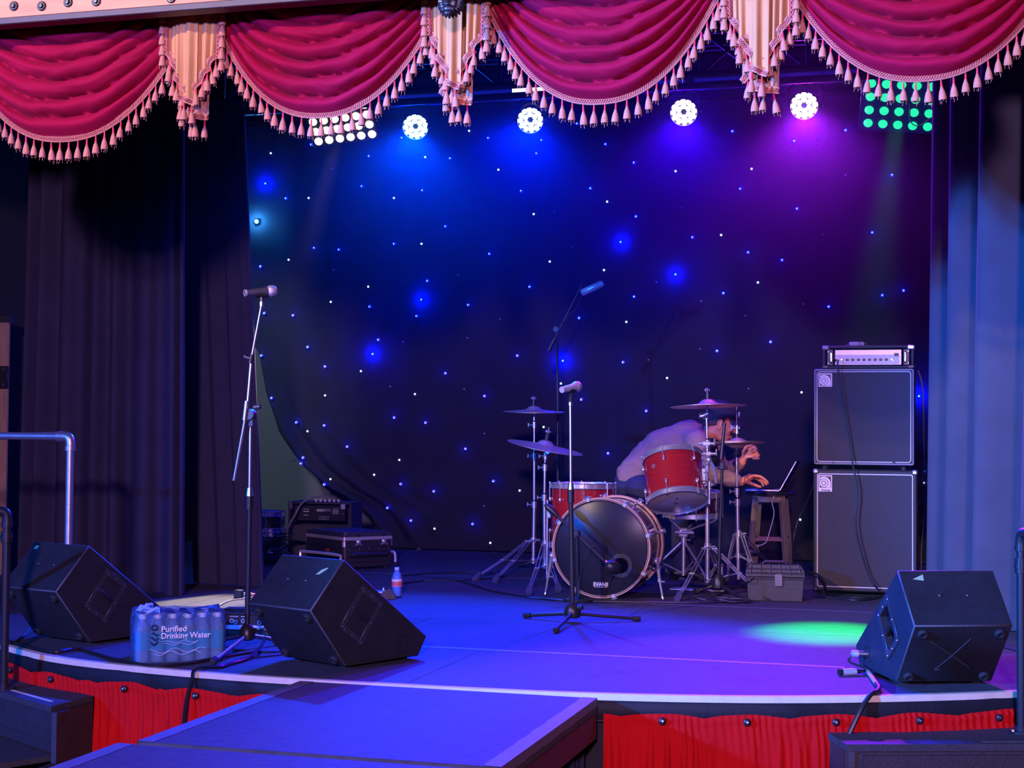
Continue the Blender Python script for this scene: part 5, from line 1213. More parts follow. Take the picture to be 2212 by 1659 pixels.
for s in (.28, .80):
    p = b*s + nb_*.008 + V(0, 0, hc_+.002); F = frame(p, b, nb_)
    m = MB().box((0, .004, .004), (.034, .022, .008), 0, F, .002).tube([F @ V(-.026, -.022, .006), F @ V(-.012, -.012, .012), F @ V(.012, -.012, .012), F @ V(.026, -.022, .006)], .006, 8, 0).lathe([(.012, 0), (.012, .012), (.006, .016)], 12, 0, F @ Matrix.Translation((0, .002, .006)))
    t.part('latch', m, CHR)
    t.part('hinge_slot', MB().box((0, .045, .002), (.024, .010, .006), 0, F), BLKPL)
p = a*.40 + na_*.005 + V(0, 0, hb_-.05); F = frame(p, -a, na_)
t.part('maker_plate', MB().box((0, 0, 0), (.050, .052, .003), 0, F, .001), REDP); t.part('plate_band', MB().box((0, -.018, .002), (.048, .014, .002), 0, F), WHITE)
for s in (.18, .36, .58, .8):
    for (d, nn) in ((a, na_), (b, nb_)): t.part('rib', MB().box((0, 0, 0), (.006, hb_*.8, .004), 0, frame(d*s+nn*.002+V(0, 0, hb_*.45), d, nn)), BOXPL)
t = T('rack_case', 'black moulded case with wide recessed handle, lower case beneath the banded one', 'road case', (pc.x, pc.y, 0)); L = t.L
m = MB(); shell4(.018, zb-.002, -.006, m, .03); body = t.part('shell', m, BOXPL)
for (d, nn) in ((b, nb_), (a, na_)):
    F = frame(d*.5+nn*.010+V(0, 0, .105), d, nn); ln = d.length
    m = MB().box((0, .05, .002), (ln*.92, .006, .008), 0, F, .002).box((0, -.05, .002), (ln*.92, .006, .008), 0, F, .002); t.part('rim', m, BOXPL)
    m = MB().tube([F @ V(-ln*.36, 0, -.002), F @ V(-ln*.34, 0, .014), F @ V(ln*.34, 0, .014), F @ V(ln*.36, 0, -.002)], .020, 12); t.part('carry_handle', m, BLKPL)
    for s in (-.4, -.2, 0, .2, .4): t.part('rivet', MB().ball(F @ V(ln*s, .04, .004), .004, 8, 6), STEEL)
m = MB().tube([L(at_y(648, 1215, 9.86)), L(at_y(649, 1196, 9.86)), L(at_y(655, 1191, 9.86)), L(at_y(729, 1199, 9.80)), L(at_y(736, 1206, 9.80)), L(at_y(738, 1222, 9.80))], .0105, 8, 0, None, 3); t.part('extending_handle', m, ALU)
m = MB().tube([L(at_y(846, 1191, 9.97)), L(at_y(852, 1194, 9.95)), L(at_y(854, 1204, 9.95)), L(at_y(854, 1224, 9.95))], .010, 8, 0, None, 3); m.box(L(at_y(854, 1219, 9.95)), (.03, .03, .035), 1, None, .005); t.part('side_handle', m, [ALU, BLKPL])
for c in (V(0, 0, 0), b, a, far): cc = c + (far*.5-c).normalized()*.05; t.part('foot', MB().lathe([(.018, 0), (.02, .018)], 12, 0, Matrix.Translation((cc.x, cc.y, 0))), RUB)
# ------------------------------------------------------------------ tool case by the stool
c0, c1 = at_z(1612, 1296), at_z(1737, 1299); c = (c0+c1)/2; w_ = (c1-c0).length; rz = math.atan2(c1.y-c0.y, c1.x-c0.x)
t = T('tool_case', 'grey plastic tool case with ribbed lid ajar, in front of the wooden stool', 'tool box', (c.x, c.y, 0), rz); dp = .24; h1 = .125; hl = .205
m = MB()
m.prism([(-w_/2+.012, 0), (w_/2-.012, 0), (w_/2-.004, h1), (-w_/2+.004, h1)], 0.0, -dp, 0, Matrix(((1, 0, 0, 0), (0, 0, -1, 0), (0, 1, 0, 0), (0, 0, 0, 1))))
t.part('body', m, PLAST); t.part('rim', MB().box((0, dp/2, h1+.004), (w_+.012, dp+.012, .014), 0, None, .004), PLAST)
TLd = Matrix.Translation((0, 0, h1+.014)) @ Matrix.Rotation(-.05, 4, 'X')
m = MB().prism([(-w_/2-.004, 0), (w_/2+.004, 0), (w_/2, .035), (w_/2-.022, .068), (-w_/2+.022, .068), (-w_/2, .035)], -0.004, -dp, 0, TLd @ Matrix(((1, 0, 0, 0), (0, 0, -1, 0), (0, 1, 0, 0), (0, 0, 0, 1))))
lid = t.part('lid', m, PLAST)
for k in range(6):
    x = lerp(-w_/2+.03, w_/2-.03, k/5); t.part('lid_rib', MB().tube([TLd @ V(x*1.06, -.002, .012), TLd @ V(x, .004, .066), TLd @ V(x, dp-.01, .072)], .006, 6), PLAST, lid)
for zz, yy in ((.02, -.003), (.045, -.002)): t.part('lid_ridge', MB().tube([TLd @ V(-w_/2+.004, yy, zz), TLd @ V(w_/2-.004, yy, zz)], .004, 6), PLAST, lid)
t.part('latch', MB().box((w_*.06, -.012, h1-.005), (.046, .014, .072), 0, None, .004).box((w_*.06, -.020, h1-.02), (.036, .006, .010), 0).box((w_*.06, -.020, h1), (.036, .006, .010), 0).box((w_*.06, -.020, h1+.018), (.036, .006, .010), 0), mat('pale_latch', (.16, .14, .15), .4))
t.part('carry_handle', MB().tube([TLd @ V(-.07, .11, .07), TLd @ V(-.06, .11, .084), TLd @ V(.06, .11, .084), TLd @ V(.07, .11, .07)], .009, 8), BLKPL)
# ------------------------------------------------------------------ stool and laptop
ps = at_z(1672, 1241); 
zs = at_y(1663, 1061, ps.y).z; t = T('wooden_stool', 'round black-topped bar stool with grey wooden legs holding the laptop', 'stool', (at_y(1664, 1061, ps.y+.05).x, ps.y+.05, 0)); sh = zs
t.part('seat', MB().lathe([(.150, sh-.030), (.168, sh-.026), (.172, sh-.012), (.165, sh), (1e-5, sh)], 36, 0), BLKPL)
for k in range(4):
    a = PI/4 + k*PI/2; d = V(math.cos(a), math.sin(a), 0); p0, p1 = d*.185, d*.125; Fx = frame(p0, V(-d.y, d.x, 0), (p1-p0)+V(0, 0, sh-.03)); ln = ((p1-p0)+V(0, 0, sh-.03)).length
    lg = t.part('leg', MB().box((0, 0, ln/2), (.036, .034, ln), 0, Fx @ Matrix.Rotation(0, 4, 'Z'), .003), WOODG)
    q = p0.lerp(p1, .93); t.part('leg_bolt', MB().ball(q + V(0, 0, sh*.93) - V(0, .022, 0), .006, 8, 6), STEEL, lg)
    a2 = a+PI/2; d2 = V(math.cos(a2), math.sin(a2), 0)
    for (f, kk) in ((.42, 'rung'), ):
        q0, q1 = d*lerp(.185, .125, f), d2*lerp(.185, .125, f); zz = sh*f + (.012 if k % 2 else 0)
        t.part('rung', MB().cyl(q0+V(0, 0, zz), q1+V(0, 0, zz), .009, n=10), mat('pale_rung', lin(150, 100, 100), .5) if 'pale_rung' not in MATS else MATS['pale_rung'])
    q0, q1 = d*.128, d2*.128; mid = (q0+q1)/2; t.part('apron', MB().box((0, 0, 0), ((q1-q0).length, .018, .045), 0, Matrix.Translation(mid+V(0, 0, sh-.052)) @ Matrix.Rotation(math.atan2((q1-q0).y, (q1-q0).x), 4, 'Z')), WOODG)
lp0, lp1 = at_y(1614, 1058, ps.y), at_y(1687, 1060, ps.y)
t = T('laptop', 'open silver laptop standing sideways on the wooden stool', 'laptop', (lp0.x, ps.y+.05, sh+.001)); lw = (lp1-lp0).length
t.part('base', MB().box((lw/2, 0, .007), (lw, .30, .012), 0, None, .003), ALU)
t.part('keyboard', MB().box((lw*.55, 0, .0135), (lw*.5, .25, .0015), 0), BLKPL)
tpx = at_y(1722, 998, ps.y); dv = V(tpx.x-lp1.x, 0, tpx.z-lp1.z); FS = frame((lw, 0, .010), dv, V(-dv.z, 0, dv.x)); sl = dv.length
t.part('screen_lid', MB().box((sl/2, 0, -.003), (sl, .30, .006), 0, FS, .002), BLKPL); t.part('display', MB().box((sl/2, 0, .0006), (sl*.9, .28, .0012), 0, FS), SCREEN)
t.part('lid_edge', MB().box((sl/2, -.1505, -.003), (sl, .002, .0065), 0, FS), ALU)
t.part('hinge', MB().cyl((lw, -.11, .010), (lw, .11, .010), .006, n=10), BLKPL)
q = [at_y(1677, 1062, ps.y-.06), at_y(1668, 1085, ps.y-.14), at_y(1672, 1110, ps.y-.17), at_y(1662, 1150, ps.y-.19), at_y(1654, 1172, ps.y-.2), at_y(1635, 1180, ps.y-.2)]
tag(MB().tube(q, .0035, 6, 0, None, 6).build('charger_cord', CABLEW), 'thin white cord dangling from the laptop in front of the stool', 'cable')
# ------------------------------------------------------------------ pack of water bottles
wp = at_z(290, 1434); ang = math.radians(35); nx, ny, pr = 6, 4, .0305
t = T('water_pack', 'shrink-wrapped pack of blue-labelled water bottles on the stage lip', 'bottled water', (wp.x, wp.y, 0), ang)
ox, oy = .034, .034; bh = .198
bt = MB().lathe([(.026, .002), (.030, .008), (.0295, .02), (.0305, .03), (.0292, .04), (.0305, .05), (.0305, .128), (.0285, .142), (.018, .168), (.0125, .176), (.0125, .182)], 20, 0).mesh('bottle', PET)
cpm = MB().lathe([(.0145, .179), (.0148, .196), (.0135, .198), (1e-5, .198)], 16, 0).mesh('cap', mat('pale_cap', (.55, .62, .75), .4))
lbm = MB().lathe([(.0310, .052), (.0310, .126)], 20, 0, None, None, False).mesh('label', clear_mat('teal_blue_label', (.04, .62, .95), .2, .72))
wtm = MB().lathe([(1e-5, .004), (.0275, .006), (.0280, .135), (1e-5, .135)], 16, 0).mesh('water', clear_mat('bottle_water', (.5, .75, .95), .02, .25))
for j in range(ny):
    for i in range(nx):
        b = share('bottle', bt, t.o, Matrix.Translation((ox+i*.0615, oy+j*.0615, 0)) @ Matrix.Rotation(RN.gauss(0, .012), 4, 'X'))
        share('cap', cpm, b, Matrix.Identity(4)); share('label', lbm, b, Matrix.Identity(4))
        if j < 2 or i > 4: share('water', wtm, b, Matrix.Identity(4))
wx, wy = nx*.0615+.007, ny*.0615+.007; Pq = []; nu = 96; lv = [0.0, .004, .02, .06, .10, .135, .155, .172, .19, .203]
for k, z in enumerate(lv):
    ins = 0 if z < .15 else (z-.15)*.28
    for i in range(nu):
        a = i/nu*4; sd = int(a); f = a-sd; r = .028
        cs = [(0, 0), (wx, 0), (wx, wy), (0, wy)]; c0, c1 = cs[sd], cs[(sd+1) % 4]; x, y = lerp(c0[0], c1[0], f), lerp(c0[1], c1[1], f)
        cxx, cyy = min(max(x, r), wx-r), min(max(y, r), wy-r); d = V(x-cxx, y-cyy, 0)
        if d.length > 1e-6 and (x < r or x > wx-r) and (y < r or y > wy-r): d = d.normalized()*r; x, y = cxx+d.x, cyy+d.y
        x += (wx/2-x)*ins*2; y += (wy/2-y)*ins*2
        wob = .004*noise.noise((x*28, y*28, z*18)) + (.007*noise.noise((x*60, y*60, z*40)) if z > .15 else 0)
        d2 = V(x-wx/2, y-wy/2, 0).normalized(); Pq.append(V(x, y, z + (.014*noise.noise((x*30, y*30, 2)) if z > .18 else 0)) + d2*wob)
m = MB(); n_ = len(lv)
m.add(Pq, [(k*nu+i, k*nu+(i+1) % nu, (k+1)*nu+(i+1) % nu, (k+1)*nu+i) for k in range(n_-1) for i in range(nu)] , 0)
c_ = len(m.v); m.v.append((wx/2, wy/2, .200)); m.f += [((n_-1)*nu+i, (n_-1)*nu+(i+1) % nu, c_) for i in range(nu)]; m.m += [0]*nu
t.part('shrink_film', m, FILM, fixn=False, ang=70)
m = MB(); q = []
for k in range(9):
    a = k*.7; m.tube([V(.02+.02*math.sin(k*2.1), .01+.025*k, .185+.012*math.sin(a)), V(.06+.03*math.cos(a), .02+.024*k, .215+.010*math.cos(k*1.7)), V(.10+.02*math.sin(a), .012+.026*k, .196)], .006, 6, 0, None, 4, [.002, .007, .002])
t.part('film_ruffle', m, mat('crumpled_film', (.35, .55, .80), .25, bump=.5, alpha=.45), ang=80)
FF = frame((0, -.0045, 0), (1, 0, 0), (0, -1, 0))
def onface(x, z): return FF @ Matrix.Translation((x, z, .003))
text('film_lettering', 'Purified', .034, onface(.105, .138), WHITE, t.o, .0003, 0, 'LEFT', 1, .0005)
text('film_lettering', 'Drinking Water', .034, onface(.105, .110), WHITE, t.o, .0003, 0, 'LEFT', .92, .0005)
for k, (z, x0, x1, am) in enumerate(((.086, .11, .26, .004), (.076, .12, .25, .004), (.050, .06, .29, .010), (.040, .075, .27, .009))):
    t.part('film_wave', MB().tube([FF @ V(lerp(x0, x1, i/24), z+am*math.sin(i*.55+k), .003) for i in range(25)], .0012, 4), mat('faint_print', (.40, .55, .70), .5) if 'faint_print' not in MATS else MATS['faint_print'])
dk = mat('black_film_print', (.01, .02, .05), .4)
t.part('film_emblem', MB().tube([FF @ V(.078+.012*math.cos(i*.42), .146+.010*math.sin(i*.42), .003) for i in range(15)], .0032, 6, 0, None, 0, None, True), dk)
for k in range(3):
    t.part('film_emblem', MB().tube([FF @ V(.064+.030*i/12, .120-k*.020+.006*math.sin(i*.52*1.0+k), .003) for i in range(13)], .0034, 6), dk)
# single bottle behind the middle wedge
p = at_z(857, 1289); t = T('water_bottle', 'clear water bottle with red and white label on the stage floor', 'bottle', (p.x, p.y, 0))
t.part('bottle', MB().lathe([(.024, .002), (.030, .006), (.0305, .03), (.029, .036), (.0305, .042), (.029, .05), (.0305, .056), (.0305, .118), (.027, .130), (.016, .150), (.0125, .154), (.0125, .160)], 24, 0), PET)
t.part('cap', MB().lathe([(.0145, .157), (.0148, .170), (.013, .172), (1e-5, .172)], 16, 0), mat('pale_blue_cap', (.45, .55, .80), .4))
t.part('label', MB().lathe([(.0312, .066), (.0312, .090)], 24, 0, None, None, False).lathe([(.0312, .090), (.0312, .105)], 24, 1, None, None, False), [mat('red_label', (.75, .12, .10), .4), mat('white_label', (.75, .65, .65), .4)])
t.part('label_band', MB().lathe([(.0314, .060), (.0314, .067)], 24, 0, None, None, False), mat('pink_label', (.70, .20, .35), .4))
# effects processor behind the left stand
p0, p1 = at_z(452, 1370), at_z(615, 1374); rz = math.atan2(p1.y-p0.y, p1.x-p0.x); w_ = (p1-p0).length; c = (p0+p1)/2
t = T('effects_unit', 'low black effects unit with rear jacks behind the left microphone stand', 'effects unit', (c.x, c.y, 0), rz)
t.part('base_tray', MB().box((0, .14, .012), (w_+.01, .30, .024), 0, None, .003), BLKPL); t.part('silver_strip', MB().box((0, -.004, .037), (w_+.01, .012, .022), 0, None, .002), ALU)
t.part('body', MB().box((0, .15, .062), (w_, .29, .072), 0, None, .005), BLKMET)
t.part('top_lip', MB().box((0, .01, .101), (w_, .03, .010), 0, None, .002), BLKPL)
for k, x in enumerate((-.12, -.075, -.055, -.02, .06, .10, .13)):
    F = frame((x, .003, .066 if k % 2 else .060), (1, 0, 0), (0, -1, 0)); m = MB().ring(.005, .0105, 0, .004, 16, 0, F).lathe([(.005, .001), (1e-5, .001)], 10, 1, F, None, False)
    t.part('jack', m, [REDP if k in (5,) else STEEL, WALLD])
    t.part('panel_print', MB().box((x, .0035, .086), (.022, .001, .003), 0), MATS['panel_white_print'])
for x in (-.16, -.10, -.05, .02, .09): t.part('top_knob', MB().lathe([(.010, .098), (.010, .112), (1e-5, .113)], 12, 0, Matrix.Translation((x, .09, 0))), BLKPL)
t.part('tape_label', MB().box((-.19, .04, .107), (.05, .012, .003), 0), WHITE); t.part('grip_handle', MB().tube([(-.16, .02, .106), (-.15, .02, .114), (.02, .02, .114), (.03, .02, .106)], .006, 6), BLKPL)
# small pedal by the bottle
p = at_z(822, 1294); t = T('foot_pedal', 'small black foot pedal with silver knobs behind the middle wedge', 'pedal', (p.x, p.y, 0), .35)
t.part('body', MB().box((-.02, .07, .020), (.12, .13, .032), 0, None, .006), BLKPL); t.part('rocker', MB().prism([(0, .002), (.085, .002), (.085, .020), (.045, .062), (0, .03)], -.05, .05, 0, Matrix.Translation((.0, .02, .0)) @ Matrix(((1, 0, 0, 0), (0, 0, -1, 0), (0, 1, 0, 0), (0, 0, 0, 1)))), BLKPL)
t.part('plate', MB().box((-.02, .07, .037), (.11, .11, .003), 0), STEEL)
for x in (-.05, .015): t.part('knob', MB().lathe([(.010, .038), (.009, .056), (1e-5, .058)], 12, 0, Matrix.Translation((x, .09, 0))), STEEL)
# floor plug near the left curtain
p = at_z(516, 1292); t = T('floor_plug', 'black cable box with a silver and red plug on the floor at left', 'plug', (p.x, p.y, 0), .2)
t.part('box', MB().box((0, 0, .024), (.05, .05, .048), 0, None, .006), BLKPL); t.part('plug', MB().cyl((.03, 0, .022), (.075, 0, .022), .012, n=12, m=0).cyl((.075, 0, .022), (.10, 0, .020), .009, n=12, m=1), [STEEL, mat('pink_plug_sleeve', (.6, .15, .12), .4)])
# ------------------------------------------------------------------ cables
def cable(name, label, pts, r=.005, m=CABLE, sm=7):
    return tag(MB().tube(pts, r, 7, 0, None, sm).build(name, m), label, 'cable')
def zc(u, v, r=.006): p = at_z(u, v, 0); p.z = r; return p
cable('stage_cable', 'black cable lying along the stage lip in front of the water pack', [zc(20, 1388), zc(70, 1402), zc(120, 1411), zc(165, 1405), zc(205, 1415), zc(250, 1428), zc(330, 1441), zc(400, 1437), zc(450, 1428), zc(505, 1418), zc(560, 1409)], .0075)
q = at_z(466, 1441); lip = V(q.x-.01, front_y(q.x-.01)-.016, 0)
cable('microphone_cable', 'blue-lit cable curving from the left stand over the stage lip', [zc(572, 1402, .05), zc(562, 1414, .03), zc(535, 1427, .010), zc(500, 1437, .008), zc(475, 1445, .009), lip+V(0, .012, .012), lip+V(-.004, -.012, -.03), lip+V(-.012, -.045, -.12), lip+V(-.02, -.055, -.30), lip+V(-.03, -.06, -.50), lip+V(-.04, -.10, -.71)], .0075, mat('glossy_black_cable', (.012, .012, .014), .2))
for k, (a, b, c_) in enumerate((((640, 1395), (600, 1410), (545, 1412)), ((650, 1400), (610, 1416), (520, 1426)))):
    cable('stage_cable', ('thin cable running under the middle wedge to the left stand', 'second thin cable beside it under the middle wedge')[k], [zc(*a), zc(*b), zc(*c_)], .004)
cable('stage_cable', 'thin cable looping from the effects unit towards the middle wedge', [zc(560, 1378, .04), zc(588, 1372, .03), zc(600, 1395, .006), zc(640, 1386, .006)], .0045)
cable('stage_cable', 'pale cable on the yellow-lit floor patch', [zc(470, 1312), zc(495, 1300), zc(530, 1295), zc(575, 1290)], .004, CABLEG)
cable('stage_cable', 'black cable crossing the floor in front of the left cymbal stands', [zc(870, 1262), zc(960, 1252), zc(1010, 1262), zc(1060, 1278), zc(1130, 1290), zc(1200, 1299)], .005)
cable('stage_cable', 'black cable in front of the bass drum and the right cymbal stand', [zc(1140, 1293), zc(1210, 1298), zc(1290, 1301), zc(1420, 1303), zc(1500, 1304), zc(1580, 1302), zc(1610, 1299)], .005)
cable('stage_cable', 'black cable trailing across the upstage floor', [zc(860, 1246), zc(940, 1240), zc(1030, 1238), zc(1090, 1246), zc(1020, 1254), zc(900, 1256)], .005)
cable('stage_cable', 'cable sweeping up to the grey tool case', [zc(1505, 1300), zc(1545, 1290), zc(1585, 1275, .02), at_y(1612, 1258, 9.0), at_y(1630, 1249, 8.99)], .0045)
q = []
for k in range(46):
    a = k*.55; r = .10+.035*math.sin(k*1.3); c = at_z(1556, 1300); q.append(V(c.x + r*1.25*math.cos(a)+.02*math.sin(k*.7), c.y-.01 + r*.65*math.sin(a), .006+.0045*(k % 7)/2))
cable('coiled_cable', 'loose coil of black cable in front of the hi-hat microphone stand', q, .0045, CABLE, 3)
YA = at_z(1762, 1284).y
cable('speaker_cable', 'black lead hanging from the amplifier head down both bass cabinets', [at_y(1810, 777, YA-.012), at_y(1811, 800, YA-.015), at_y(1821, 870, YA-.014), at_y(1838, 980, YA-.016), at_y(1852, 1060, YA-.022), at_y(1848, 1130, YA-.022), at_y(1860, 1190, YA-.018), at_y(1878, 1245, YA-.015), at_y(1892, 1268, YA-.03), zc(1912, 1286), zc(1930, 1290)], .0048, CABLE, 6)
cable('stage_cable', 'black cables snaking along the foot of the bass cabinet', [at_y(1745, 1238, 9.3), at_y(1765, 1240, 9.36), at_y(1780, 1258, 9.36), zc(1790, 1285), zc(1830, 1292), zc(1870, 1294), zc(1905, 1291)], .006)
cable('stage_cable', 'loop of black cable on the floor right of the tool case', [zc(1755, 1290), zc(1800, 1294), zc(1850, 1299), zc(1890, 1295), zc(1860, 1289), zc(1815, 1288)], .005)
cable('hanging_cable', 'thin cable hanging beside the bass stack by the right curtain', [at_y(1983, 800, 9.7), at_y(1993, 840, 9.7), at_y(1996, 950, 9.7), at_y(1998, 1080, 9.7), at_y(1990, 1200, 9.7), at_y(1992, 1262, 9.7)], .004, CABLEG)
cable('hanging_cable', 'black cable slanting up from the tool case to the lower bass cabinet', [zc(1712, 1262), at_y(1713, 1180, 9.75), at_y(1722, 1130, 9.75), at_y(1738, 1095, 9.72), at_y(1757, 1050, 9.58)], .004)
q = [at_z(600, 1200)]
for k in range(5):
    pts = []; c = at_y(596, 1190, 10.2)
    for i in range(9): pts.append(V(c.x-.05 + .13*math.sin(i*1.7+k*2.1)+.02*k, c.y+.10*math.cos(i*1.3+k), max(.008, .07+.10*math.sin(i*.9+k*1.3) + .015*k)))
    cable('tangled_cable', ('tangled dark cables heaped left of the road cases', 'tangled cable loop over the heap left of the road cases', 'low tangled cable in the heap by the stacked drums', 'looping cable of the heap nearest the left curtain', 'tangled cable leaning on the road case handle')[k], pts, .0055, CABLE, 6)
# cables on the right wedge
M3 = W3.M; jl = M3 @ V(-.1925, .325, .075)
def offs(u, v, Y): return at_y(u, v, Y)
t = T('plug_adapter', 'silver cable connector plugged into the right wedge with an orange sleeve', 'plug', (jl.x, jl.y-.0, 0)); L = t.L
a = L(jl + V(.01, 0, 0)); b = L(jl + V(-.050, -.022, .002))
t.part('connector', MB().cyl(a, b, .0125, n=14), STEEL); t.part('collar', MB().cyl(a.lerp(b, .75), b+ (b-a)*.15, .0145, n=14), MICS)
yj = zc(1872, 1458, .02); y2 = zc(1893, 1485, .015)
t.part('short_lead', MB().tube([b, b+V(-.02, -.01, -.03), L(at_y(1873, 1445, yj.y)), L(yj)], .005, 7, 0, None, 5), CABLE)
t.part('sleeve', MB().cyl(L(at_y(1876, 1452, yj.y)), L(y2), .0095, n=12), ORNG)
pl0, pl1 = zc(1858, 1459, .016), zc(1812, 1461, .016)
t.part('loose_connector', MB().cyl(L(pl0), L(pl0.lerp(pl1, .25)), .008, n=12, m=1).cyl(L(pl0.lerp(pl1, .22)), L(pl0.lerp(pl1, .85)), .0145, n=14, m=0).cyl(L(pl0.lerp(pl1, .85)), L(pl1), .0140, n=14, m=1), [MICS, BLKPL])
t.part('branch_lead', MB().tube([L(yj), L(zc(1868, 1457, .016)), L(pl0)], .0045, 7, 0, None, 4), CABLE)
xx = at_z(1890, 1502).x; lp_ = V(xx-.0, front_y(xx)-.012, 0)
cable('monitor_cable', 'thick black cable running from the right wedge over the stage lip to the floor', [y2, zc(1899, 1493, .012), lp_+V(.005, .03, .012), lp_+V(-.015, -.004, .006), lp_+V(-.05, -.05, -.05), lp_+V(-.10, -.085, -.16), lp_+V(-.145, -.10, -.26), lp_+V(-.18, -.10, -.40), lp_+V(-.19, -.10, -.70)], .0095)
cable('stage_cable', 'black cable behind the right wedge by the grey curtain', [zc(2140, 1395), zc(2175, 1402), zc(2212, 1412), zc(2260, 1420)], .006)
cable('stage_cable', 'short black lead at the foot of the leftmost wedge', [zc(-20, 1392), zc(25, 1392), zc(50, 1380, .012), zc(66, 1368, .03)], .006)
# ------------------------------------------------------------------ steps and railings
STEPM = mat('black_step_plywood', (.022, .021, .023), .6, var=.5, bump=.4, scale=14)
STEPT = mat('gritty_black_tread', (.030, .029, .032), .75, var=.5, bump=.8, scale=40, bscale=200)
def prismz(t, poly, z0, z1, name, m): return t.part(name, MB().prism([tuple((t.L((x, y, 0))).xy) for x, y in poly], t.L((0, 0, z0)).z, t.L((0, 0, z1)).z), m)
t = T('stage_steps', 'black wooden steps at far left leading up to the stage', 'steps', (-3.8, 5.2, GZ))
A_, B_ = V(-3.385, 5.60, 0), V(-3.408, 5.279, 0); fd = V(-.86, .51, 0).normalized()
def back(x): return front_y(x)-.052
farL = B_ + fd*1.0
top = [(A_.x, back(A_.x)), (B_.x, B_.y), (farL.x, farL.y), (farL.x-.02, back(farL.x))] if back(farL.x) > farL.y else [(A_.x, back(A_.x)), (B_.x, B_.y), (-4.0, 5.63), (-4.15, back(-4.15))]
prismz(t, top, -.148, -.125, 'tread', STEPT)
dn = V(fd.y, -fd.x, 0); dn = dn if dn.y < 0 else -dn
f0, f1 = B_, V(top[2][0], top[2][1], 0)
def strip(p, q, th, z0, z1, nm, m): 
    n = V((q-p).y, -(q-p).x, 0).normalized(); n = n if n.y < 0 else -n
    return prismz(t, [(p.x, p.y), (q.x, q.y), (q.x-n.x*th, q.y-n.y*th), (p.x-n.x*th, p.y-n.y*th)], z0, z1, nm, m)
strip(f0+dn*-.006, f1+dn*-.006, .022, -.26, -.148, 'riser', STEPM)
l0, l1 = f0+dn*.30+V(-.02, 0, 0), f1+dn*.30
prismz(t, [(f0.x-.01, f0.y+.04), (l0.x, l0.y), (l1.x, l1.y), (f1.x, f1.y+.04)], -.345, -.322, 'tread', STEPT)
strip(l0+dn*-.006, l1+dn*-.006, .022, -.46, -.345, 'riser', STEPM)
l2, l3 = f0+dn*.60, f1+dn*.60; prismz(t, [(l0.x, l0.y+.03), (l2.x, l2.y), (l3.x, l3.y), (l1.x, l1.y+.03)], -.545, -.522, 'tread', STEPT)
side = [V(A_.x, back(A_.x), 0), B_, l0+V(.02, 0, 0), l2]
zz = [-.125, -.148]
m = MB(); x_ = .0
ya = back(A_.x); prof = [(ya, GZ+.002), (ya, -.150), (B_.y+.004, -.150), (B_.y+.004, -.346), (B_.y-.30, -.346), (B_.y-.30, -.546), (B_.y-.58, -.546), (B_.y-.58, GZ+.002)]
m.prism([(y, z-GZ) for y, z in prof], -.011, .011, 0, Matrix.Translation((A_.x-.010-t.o.location.x, -t.o.location.y, 0)) @ Matrix(((0, 0, 1, 0), (1, 0, 0, 0), (0, 1, 0, 0), (0, 0, 0, 1))))
t.part('side_panel', m, STEPM)
strip(f0.lerp(f1, .10)-dn*.07, f1-dn*.07, .01, GZ+.005, -.150, 'back_panel', WALLD)
for i in range(2):
    s0, s1 = ((.10, .55), (.60, .95))[i]; p, q = f0.lerp(f1, s0), f0.lerp(f1, s1)
    prismz(t, [(p.x-dn.x*.045, p.y-dn.y*.045), (q.x-dn.x*.045, q.y-dn.y*.045), (q.x-dn.x*.060, q.y-dn.y*.060), (p.x-dn.x*.060, p.y-dn.y*.060)], -.125, -.1235, 'nosing_tape', WHTAPE)
t = T('stage_steps', 'black wooden steps at far right with a gritty top tread', 'steps', (0, 5.7, GZ))
A_, B_ = V(-.465, 5.755, 0), V(-.375, 5.525, 0); dx = V(.94, .335, 0).normalized()
C_ = B_ + dx*1.3
prismz(t, [(A_.x, A_.y), (B_.x, B_.y), (C_.x, C_.y), (C_.x+.2, back(C_.x+.2)), (.6, back(.6)), (.3, back(.3)), (0, back(0)), (-.2, back(-.2))], -.150, -.125, 'tread', STEPT)
dn = V(dx.y, -dx.x, 0)
strip(B_+dn*-.012, C_+dn*-.012, .022, GZ+.002, -.150, 'riser', STEPM)
strip(B_+dx*.06+dn*.0, C_+dn*.0, .012, -.30, -.165, 'riser_board', STEPM)
n2 = (A_-B_).normalized(); px_ = V(-n2.y, n2.x, 0)
prismz(t, [(A_.x+.006, A_.y), (B_.x+.006, B_.y+.01), (B_.x+.028, B_.y+.012), (A_.x+.028, A_.y)], GZ+.002, -.150, 'side_panel', STEPM)
strip(B_+dx*.50+dn*-.03, B_+dx*.85+dn*-.03, .012, -.125, -.1238, 'nosing_tape', GRYTAPE)
def elbow(t, c, d0, d1, r, m):
    c = Vector(c); d0, d1 = Vector(d0).normalized(), Vector(d1).normalized(); k = .045
    pts = [c+d0*k*1.3, c+d0*k*.7, c+(d0+d1)*k*.16, c+d1*k*.7, c+d1*k*1.3]
    o = MB().tube(pts, r*1.25, 14, 0, None, 4)
    for d in (d0, d1): o.cyl(c+d*k*1.05, c+d*k*1.5, r*1.42, n=16)
    return t.part('elbow_fitting', o, m)
YG = at_z(152, 1366).y; e = at_y(152, 943, YG)
t = T('pipe_railing', 'grey galvanised pipe railing behind the leftmost wedge', 'railing', (e.x, e.y, 0)); h = e.z
t.part('post', MB().cyl((0, 0, .004), (0, 0, h-.05), .0185, n=16), GALV); t.part('top_rail', MB().cyl((-.05, 0, h), (-1.3, .12, h-.0), .0185, n=16), GALV); elbow(t, (0, 0, h), (0, 0, -1), (-1, .09, 0), .0185, GALV)
